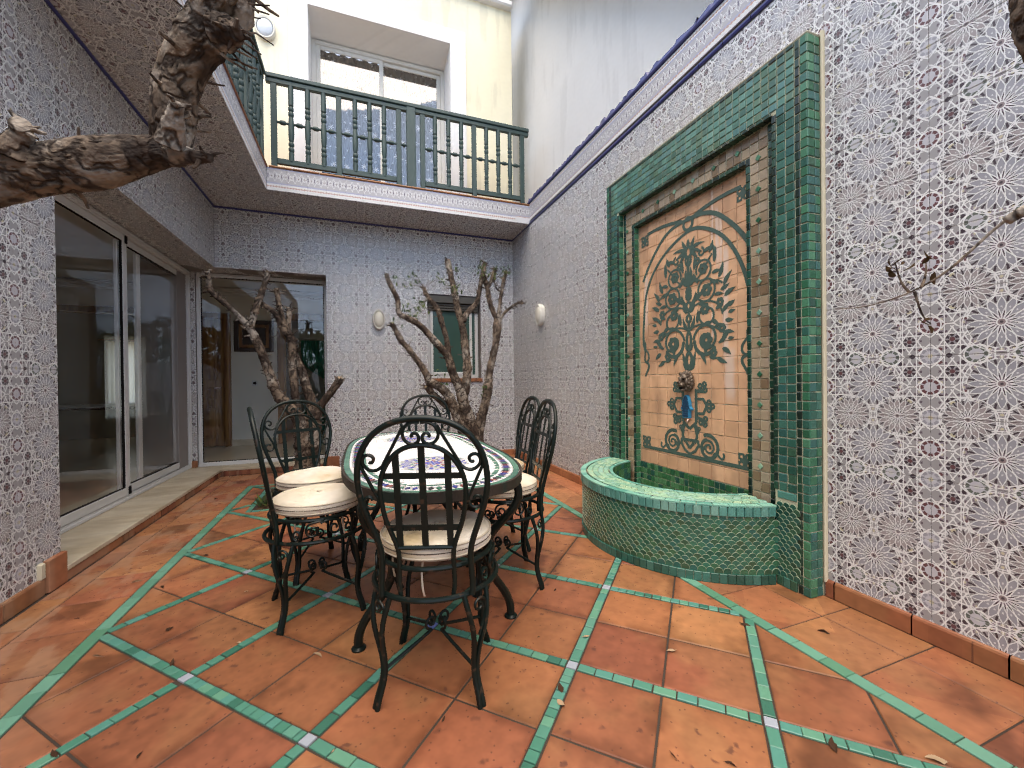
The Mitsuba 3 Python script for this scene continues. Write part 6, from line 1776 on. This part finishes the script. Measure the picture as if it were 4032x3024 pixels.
def chair(text, cx, cy, facing, cushion_text, seed):
    t = thing('iron_chair', text, 'chair', 'wrought iron chairs around the mosaic table')
    fx, fy = np.array(facing, float) / np.linalg.norm(facing)
    m = frame_m([cx, cy, 0.0], [fy, -fx, 0], [fx, fy, 0], [0, 0, 1])
    for nm, d in chair_parts: put(f'{t}__{nm}', d, m)
    cushion(cushion_text, m, seed)


chair('dark green wrought iron chair nearest the camera, seen from behind', 0.272, 1.572, (0.337, 0.941), 'cream round cushion shaded by the backrest of the nearest chair', 1)
chair('left-hand wrought iron chair nearer the camera, seen edge-on beside the table', -0.200, 2.268, (0.975, 0.22), 'yellow-stained cream cushion on the nearer left-hand chair', 2)
chair('left-hand wrought iron chair farther back, turned towards the camera before the bare tree', -0.255, 2.765, (0.46, -0.888), 'cream cushion on the farther left-hand chair, partly behind another cushion', 3)
chair('right-hand wrought iron chair nearer the camera, between the table and the fountain basin', 0.752, 2.195, (-0.988, 0.152), 'cream cushion with dark seam tucked under the right edge of the table', 4)
chair('right-hand wrought iron chair farther back, half hidden by the nearer right-hand chair', 0.860, 2.655, (-0.998, 0.06), 'cream cushion on the farther right-hand chair, hidden behind the table edge', 5)
chair('wrought iron chair at the far end of the table, facing the camera', 0.545, 3.335, (0.02, -1.0), 'cream cushion on the chair at the far end of the table', 6)
# ------------------------------------------------------------------ trees
def limb_mesh(pts, seed, sides=12, knots=4, amp=0.10, dens=0.03, bark=0.0):
    p = np.array(pts, float)
    L = np.linalg.norm(np.diff(p[:, :3], axis=0), axis=1).sum()
    n = max(8, int(L / dens))
    q = spline(p, n)
    q[:, 3] = np.maximum(np.interp(np.linspace(0, 1, n), np.linspace(0, 1, len(p)), p[:, 3]), 0.004)
    rg = np.random.default_rng(seed)
    t = np.linspace(0, 1, n)
    bump = np.ones(n)
    for _ in range(knots):
        c, w = rg.random(), 0.02 + 0.03 * rg.random()
        bump += (0.06 + 0.10 * rg.random()) * np.exp(-((t - c) / w) ** 2)
    v, f = tube(q[:, :3], q[:, 3] * bump, sides)
    v = np.array(v)
    ctr = np.repeat(q[:, :3], sides, axis=0)[:len(v)]
    d = v - ctr
    nn = meshkit.noise(v * np.array([20, 20, 11]) + seed * 3.1, seed) - 0.5
    n2 = meshkit.noise(v * np.array([60, 60, 34]) + seed, seed + 5) - 0.5
    k = 1 + amp * 2.0 * nn + amp * 1.2 * n2
    if bark:
        # long fissures and plates along the limb
        ax = np.repeat(t * L, sides)[:len(v)]; an = np.tile(np.arange(sides) / sides, n)[:len(v)]
        cs = np.c_[np.cos(2 * np.pi * an), np.sin(2 * np.pi * an)]
        r1 = meshkit.noise(np.c_[cs * 5.0, ax * 9] + seed, seed + 9); r2 = meshkit.noise(np.c_[cs * 12.0, ax * 26] + seed, seed + 11); r3 = meshkit.noise(np.c_[cs * 26.0, ax * 80] + seed, seed + 13)
        k += bark * (1.1 * (r1 - 0.5) - 0.9 * np.clip(1 - np.abs(r2 - 0.5) * 9, 0, 1) + 0.8 * (r3 - 0.5))
        for _ in range(int(L * 22)):
            c, a0 = rg.random() * L, rg.random()
            da = np.abs(((an - a0) + 0.5) % 1 - 0.5)
            k += rg.uniform(0.10, 0.28) * np.exp(-((ax - c) / 0.016) ** 2 - (da / 0.045) ** 2) * rg.choice([1, 1, -0.7])
    return ctr + d * k[:, None], f


def stubs(pts, seed, count, ln=(0.02, 0.05), rad=(0.004, 0.009), bias=None):
    """short broken side twigs along a limb"""
    p = np.array(pts, float); q = spline(p, 60)
    rg = np.random.default_rng(seed)
    out = []
    for _ in range(count):
        k = int(rg.integers(4, 58)) if bias is None else int(np.clip(rg.normal(bias * 59, 5), 3, 59))
        d = q[min(k + 1, 59), :3] - q[k - 1, :3]; d /= np.linalg.norm(d) + 1e-9
        a = rg.normal(size=3); a -= d * (a @ d); a /= np.linalg.norm(a); a = a + d * rg.uniform(-0.1, 0.7)
        a /= np.linalg.norm(a)
        o = q[k, :3] + a * q[k, 3] * 0.7
        L = rg.uniform(*ln); r = rg.uniform(*rad)
        e = o + a * (L + 0.3 * q[k, 3]) + rg.normal(size=3) * L * 0.15
        mid = (o + e) / 2 + rg.normal(size=3) * L * 0.10
        out.append(tube(np.array([o, mid, e]), [r * 1.3, r, r * 0.65], 6))
    return out


def leaf_mesh(o, d, L, W, seed):
    rg = np.random.default_rng(seed)
    d = np.array(d, float); d /= np.linalg.norm(d)
    s = np.cross(d, rg.normal(size=3)); s /= np.linalg.norm(s); n = np.cross(s, d)
    t = np.array([0, 0.25, 0.55, 0.8, 1.0]); w = np.array([0.06, 0.75, 1.0, 0.6, 0.02]) * W / 2
    c = o + np.outer(t * L, d) + np.outer(-0.25 * L * t * t, n)
    v = np.vstack([c - np.outer(w, s) + np.outer(w * 0.35, n), c, c + np.outer(w, s) + np.outer(w * 0.35, n)])
    f = []
    for i in range(4):
        f += [[i, i + 1, 5 + i + 1, 5 + i], [5 + i, 5 + i + 1, 10 + i + 1, 10 + i]]
    return v, np.array(f)


def pruned_tree(text, data, trunk_keys, seed, stub_n=9, name='pruned_tree'):
    t = thing(name, text, 'tree')
    cut = []
    k = seed
    for nm, pts in data.items():
        k += 1
        is_trunk = nm in trunk_keys
        key = part(t, 'trunk' if is_trunk else 'branch', limb_mesh(pts, k, 22 if is_trunk else 18, 6, 0.07, 0.012, 0.07), 'mat_bark', True)
        p = np.array(pts)
        L = np.linalg.norm(np.diff(p[:, :3], axis=0), axis=1).sum()
        ms = stubs(pts, k + 50, max(3, int(L * stub_n)))
        if not is_trunk:
            e = stubs(pts, k + 90, 7, (0.02, 0.055), (0.004, 0.010), 0.97) + stubs(pts, k + 130, 5, (0.02, 0.045), (0.003, 0.007), 0.6)
            ms += e
            # pale saw cut at the tip
            d = p[-1, :3] - p[-2, :3]; d /= np.linalg.norm(d)
            r = p[-1, 3] * 0.82
            a = np.cross(d, [0.3, 0.2, 0.9]); a /= np.linalg.norm(a)
            part(key, 'saw_cut', lathe([(0, 0.0), (r, -0.002), (r * 0.7, 0.003), (0, 0.004)], 12), 'mat_cut_wood', m=frame_m(p[-1, :3] + d * 0.002, a, np.cross(d, a), d))
        kk = part(key, 'twig', cat(ms), 'mat_bark', 40)
        label(kk, kind='stuff')
    return t


t3 = pruned_tree('leafless hard-pruned tree in front of the picture window', TREE_WINDOW, ('T0', 'T0b'), 100, 16)
t4 = pruned_tree('hard-pruned tree with a few leaf tufts in front of the small green window', TREE_TABLE, ('S3', 'S0', 'S1'), 200, 9)
long_tw = [tube(spline([(-0.66, 4.38, 1.98), (-0.60, 4.36, 1.975), (-0.50, 4.33, 1.97)], 8), 0.0022, 5), tube(spline([(-0.77, 4.4, 1.56), (-0.72, 4.36, 1.54), (-0.68, 4.34, 1.60)], 8), 0.003, 5),
           tube(spline([(-0.86, 4.35, 2.10), (-0.80, 4.33, 2.09), (-0.74, 4.32, 2.085)], 8), 0.002, 5), tube(spline([(-0.45, 4.5, 1.95), (-0.38, 4.47, 1.93), (-0.31, 4.45, 1.94)], 8), 0.0022, 5), tube(spline([(-0.50, 4.5, 2.16), (-0.42, 4.48, 2.20), (-0.34, 4.46, 2.21)], 8), 0.0018, 5)]
label(part(t3, 'whip_twig', cat(long_tw), 'mat_bark', 40), kind='stuff')
n_leaf = 0
rg = np.random.default_rng(5)
for si, c in enumerate(SPRIGS):
    c = np.array(c); c[1] += rg.uniform(-0.07, 0.10)
    tips = []
    nearest = min((np.array(p[:3]) for pts in TREE_TABLE.values() for p in pts), key=lambda p: np.linalg.norm(p - c))
    stem_ = spline(np.array([nearest, (nearest + c) / 2 + [0.01, 0, 0.02], c]), 10)
    sk = part(t4, 'sprig', tube(stem_, np.linspace(0.004, 0.0018, 10), 5), 'mat_bark', 40)
    for q in range(int(rg.integers(9, 15))):
        o = stem_[int(rg.integers(5, 10))] + rg.normal(size=3) * 0.034
        d = rg.normal(size=3) + [0, -0.2, 0.25]
        part(sk, 'leaf', leaf_mesh(o, d, rg.uniform(0.03, 0.055), rg.uniform(0.014, 0.022), 1000 + n_leaf), 'mat_leaf_light' if rg.random() < 0.25 else 'mat_leaf', True)
        n_leaf += 1

# near limb at the upper left, its trunk outside the frame
tn = thing('pruned_tree', 'thick pruned tree limb crossing the upper left corner close to the camera', 'tree')
limb = [(-1.24, 1.02, -0.02, 0.105), (-1.24, 1.06, 0.5, 0.095), (-1.22, 1.12, 1.0, 0.09), (-1.10, 1.24, 1.38, 0.088)] + [(p[0], p[1], p[2] - 0.008, p[3]) for p in TREE_NEAR['limb'][1:]]
v, f = limb_mesh(limb, 301, 96, 4, 0.035, 0.004, 0.075)
lk = part(tn, 'limb', (v, f), 'mat_bark', True)
up_ = part(tn, 'branch', limb_mesh([(p[0], p[1], p[2], 0.84 * p[3]) for p in TREE_NEAR['up']], 302, 96, 2, 0.03, 0.004, 0.07), 'mat_bark', True)
for k_, nm in enumerate(('stub', 'stub2', 'stub3', 'knob')):
    key = part(tn, 'stub', limb_mesh(TREE_NEAR[nm], 310 + k_, 40, 2, 0.08, 0.003, 0.10), 'mat_bark', True)
    label(part(key, 'twig', cat(stubs(TREE_NEAR[nm], 320 + k_, 5, (0.012, 0.03), (0.003, 0.006), 0.85)), 'mat_bark', 40), kind='stuff')
label(part(up_, 'twig', cat(stubs(TREE_NEAR['up'], 331, 18, (0.02, 0.06), (0.0022, 0.005)) + stubs(TREE_NEAR['up'], 332, 34, (0.025, 0.07), (0.0018, 0.0045), 0.72)), 'mat_bark', 40), kind='stuff')
label(part(lk, 'twig', cat(stubs(limb, 333, 8, (0.01, 0.025), (0.003, 0.006))), 'mat_bark', 40), kind='stuff')

# tree at the right edge: limb in the upper corner and a long twig
tr_ = thing('pruned_tree', 'tree limb at the upper right edge with a long bare twig', 'tree')
rl = [(1.62, 0.30, -0.02, 0.085), (1.60, 0.31, 0.7, 0.08), (1.52, 0.34, 1.25, 0.078)] + [(p[0] + 0.075, p[1] - 0.02, p[2] + 0.02, 0.052) for p in TREE_RIGHT]
rk = part(tr_, 'limb', limb_mesh(rl, 401, 60, 5, 0.05, 0.006, 0.10), 'mat_bark', True)
part(tr_, 'stub', limb_mesh([(1.47, 0.36, 1.40, 0.03), *[(*p, r) for p, r in zip(TREE_RIGHT_STUB, (0.022, 0.016, 0.010))]], 402, 16, 3, 0.12, 0.008), 'mat_bark', True)
tk = part(tr_, 'long_twig', tube(spline(np.array([(1.44, 0.38, 1.52)] + TWIG), 40), np.linspace(0.0046, 0.0010, 40), 7), 'mat_bark', 40)
for P_ in (TWIG_B, TWIG_C, TWIG_D):
    part(tk, 'side_twig', tube(spline(np.array(P_), 12), np.linspace(0.0035, 0.0014, 12), 6), 'mat_bark', 40)
for P_, cnt in ((TWIG_C, 7), (TWIG_D, 3), (TWIG_B, 3)):
    for q in range(cnt):
        o = np.array(P_[-1 - (q % 2)]) + rg.normal(size=3) * 0.008
        part(tk, 'leaf', leaf_mesh(o, rg.normal(size=3) + [-0.4, -0.3, 0.5], rg.uniform(0.022, 0.04), rg.uniform(0.012, 0.02), 2000 + 10 * cnt + q), 'mat_leaf_dry', True)

# small weeds in the left bed and on the pruned stem
for wi, (x, y, n, text) in enumerate(((-0.80, 4.25, 16, 'green weed at the near corner of the left soil bed'), (-0.66, 4.22, 9, 'small pale weed on the left soil bed beside the iron chair'))):
    t = thing('weed', text, 'plant')
    for q in range(n):
        a = rg.uniform(0, 2 * math.pi)
        part(t, 'leaf', leaf_mesh(np.array([x, y, 0.01]) + rg.normal(size=3) * [0.02, 0.02, 0.004], [math.cos(a), math.sin(a), rg.uniform(0.4, 1.5)], rg.uniform(0.07, 0.14), rg.uniform(0.014, 0.024), 3000 + 40 * wi + q), 'mat_leaf' if q % 3 else 'mat_leaf_light', True)

# ------------------------------------------------------------------ dry leaves lying about on the floor
spots = [(-0.33, 1.16), (-0.05, 1.15), (0.11, 1.20), (0.56, 1.02), (0.47, 1.05), (0.99, 0.87), (0.63, 1.28), (0.66, 1.30), (0.92, 1.55), (1.30, 0.80), (-0.70, 1.98), (-0.98, 2.15), (-1.25, 2.55), (-1.2, 2.9), (-0.80, 2.30), (-0.95, 3.2), (-0.56, 2.55),
         (-0.25, 1.56), (-0.15, 1.82), (0.12, 1.75), (0.24, 1.33), (-0.45, 1.30), (-0.62, 1.55), (-1.35, 3.4), (-1.42, 4.2), (-1.0, 2.75), (-1.32, 2.0), (-1.15, 1.75), (1.52, 0.70), (1.86, 1.22), (0.95, 1.95), (0.3, 1.05), (0.85, 0.98), (-0.08, 1.35), (-0.85, 1.62), (0.02, 1.02), (1.16, 1.35), (0.72, 1.62), (-0.48, 2.05), (-1.3, 4.7), (1.62, 1.35), (0.40, 1.50)]
used['dry_leaf'] = 0
ORD = ['nearest the camera', 'second nearest the camera', 'third nearest the camera', 'fourth nearest the camera', 'fifth nearest the camera', 'sixth nearest the camera', 'seventh nearest the camera', 'eighth nearest the camera', 'ninth nearest the camera', 'tenth nearest the camera']


def leaf_zone(x, y):
    if x < BX0: return 'left of the long green strip'
    if x > BX1: return 'beside the right wall skirting'
    if y > 1.9 and x < 0: return 'left of the nearer left chair'
    if y > 1.9: return 'between the right chairs and the basin'
    if x < -0.4: return 'in the left foreground'
    if x < 0.35: return 'around the feet of the nearest chair'
    return 'in the right foreground'


zones = {}
for q, (x, y) in enumerate(spots): zones.setdefault((leaf_zone(x, y), q % 5 in (1, 3)), []).append((math.hypot(x, y), q))
rank = {q: k for v in zones.values() for k, (_, q) in enumerate(sorted(v))}
for q, (x, y) in enumerate(spots):
    big = rg.random() < 0.45
    L = rg.uniform(0.030, 0.050) if big else rg.uniform(0.013, 0.024)
    a = rg.uniform(0, 2 * math.pi)
    v, f = leaf_mesh(np.array([0, 0, 0.0]), [1, 0, 0.0], L, L * rg.uniform(0.35, 0.6), 5000 + q)
    v = np.array(v)
    v[:, 2] = np.abs(v[:, 2]) * 0.9 + 0.003 * rg.random(len(v)); v[:, 2] -= v[:, 2].min()
    pale = q % 5 in (1, 3)
    k = put('dry_leaf', mikit.ply((v, f), 'mat_litter_pale' if pale else 'mat_litter_dark', smooth=True), move(x, y, 0.0012) @ rot((0, 0, 1), a))
    label(k, f"{'pale' if pale else 'dark'} dry leaf {leaf_zone(x, y)}, {ORD[rank[q]]}", 'dry leaf', 'dry leaves scattered on the floor')
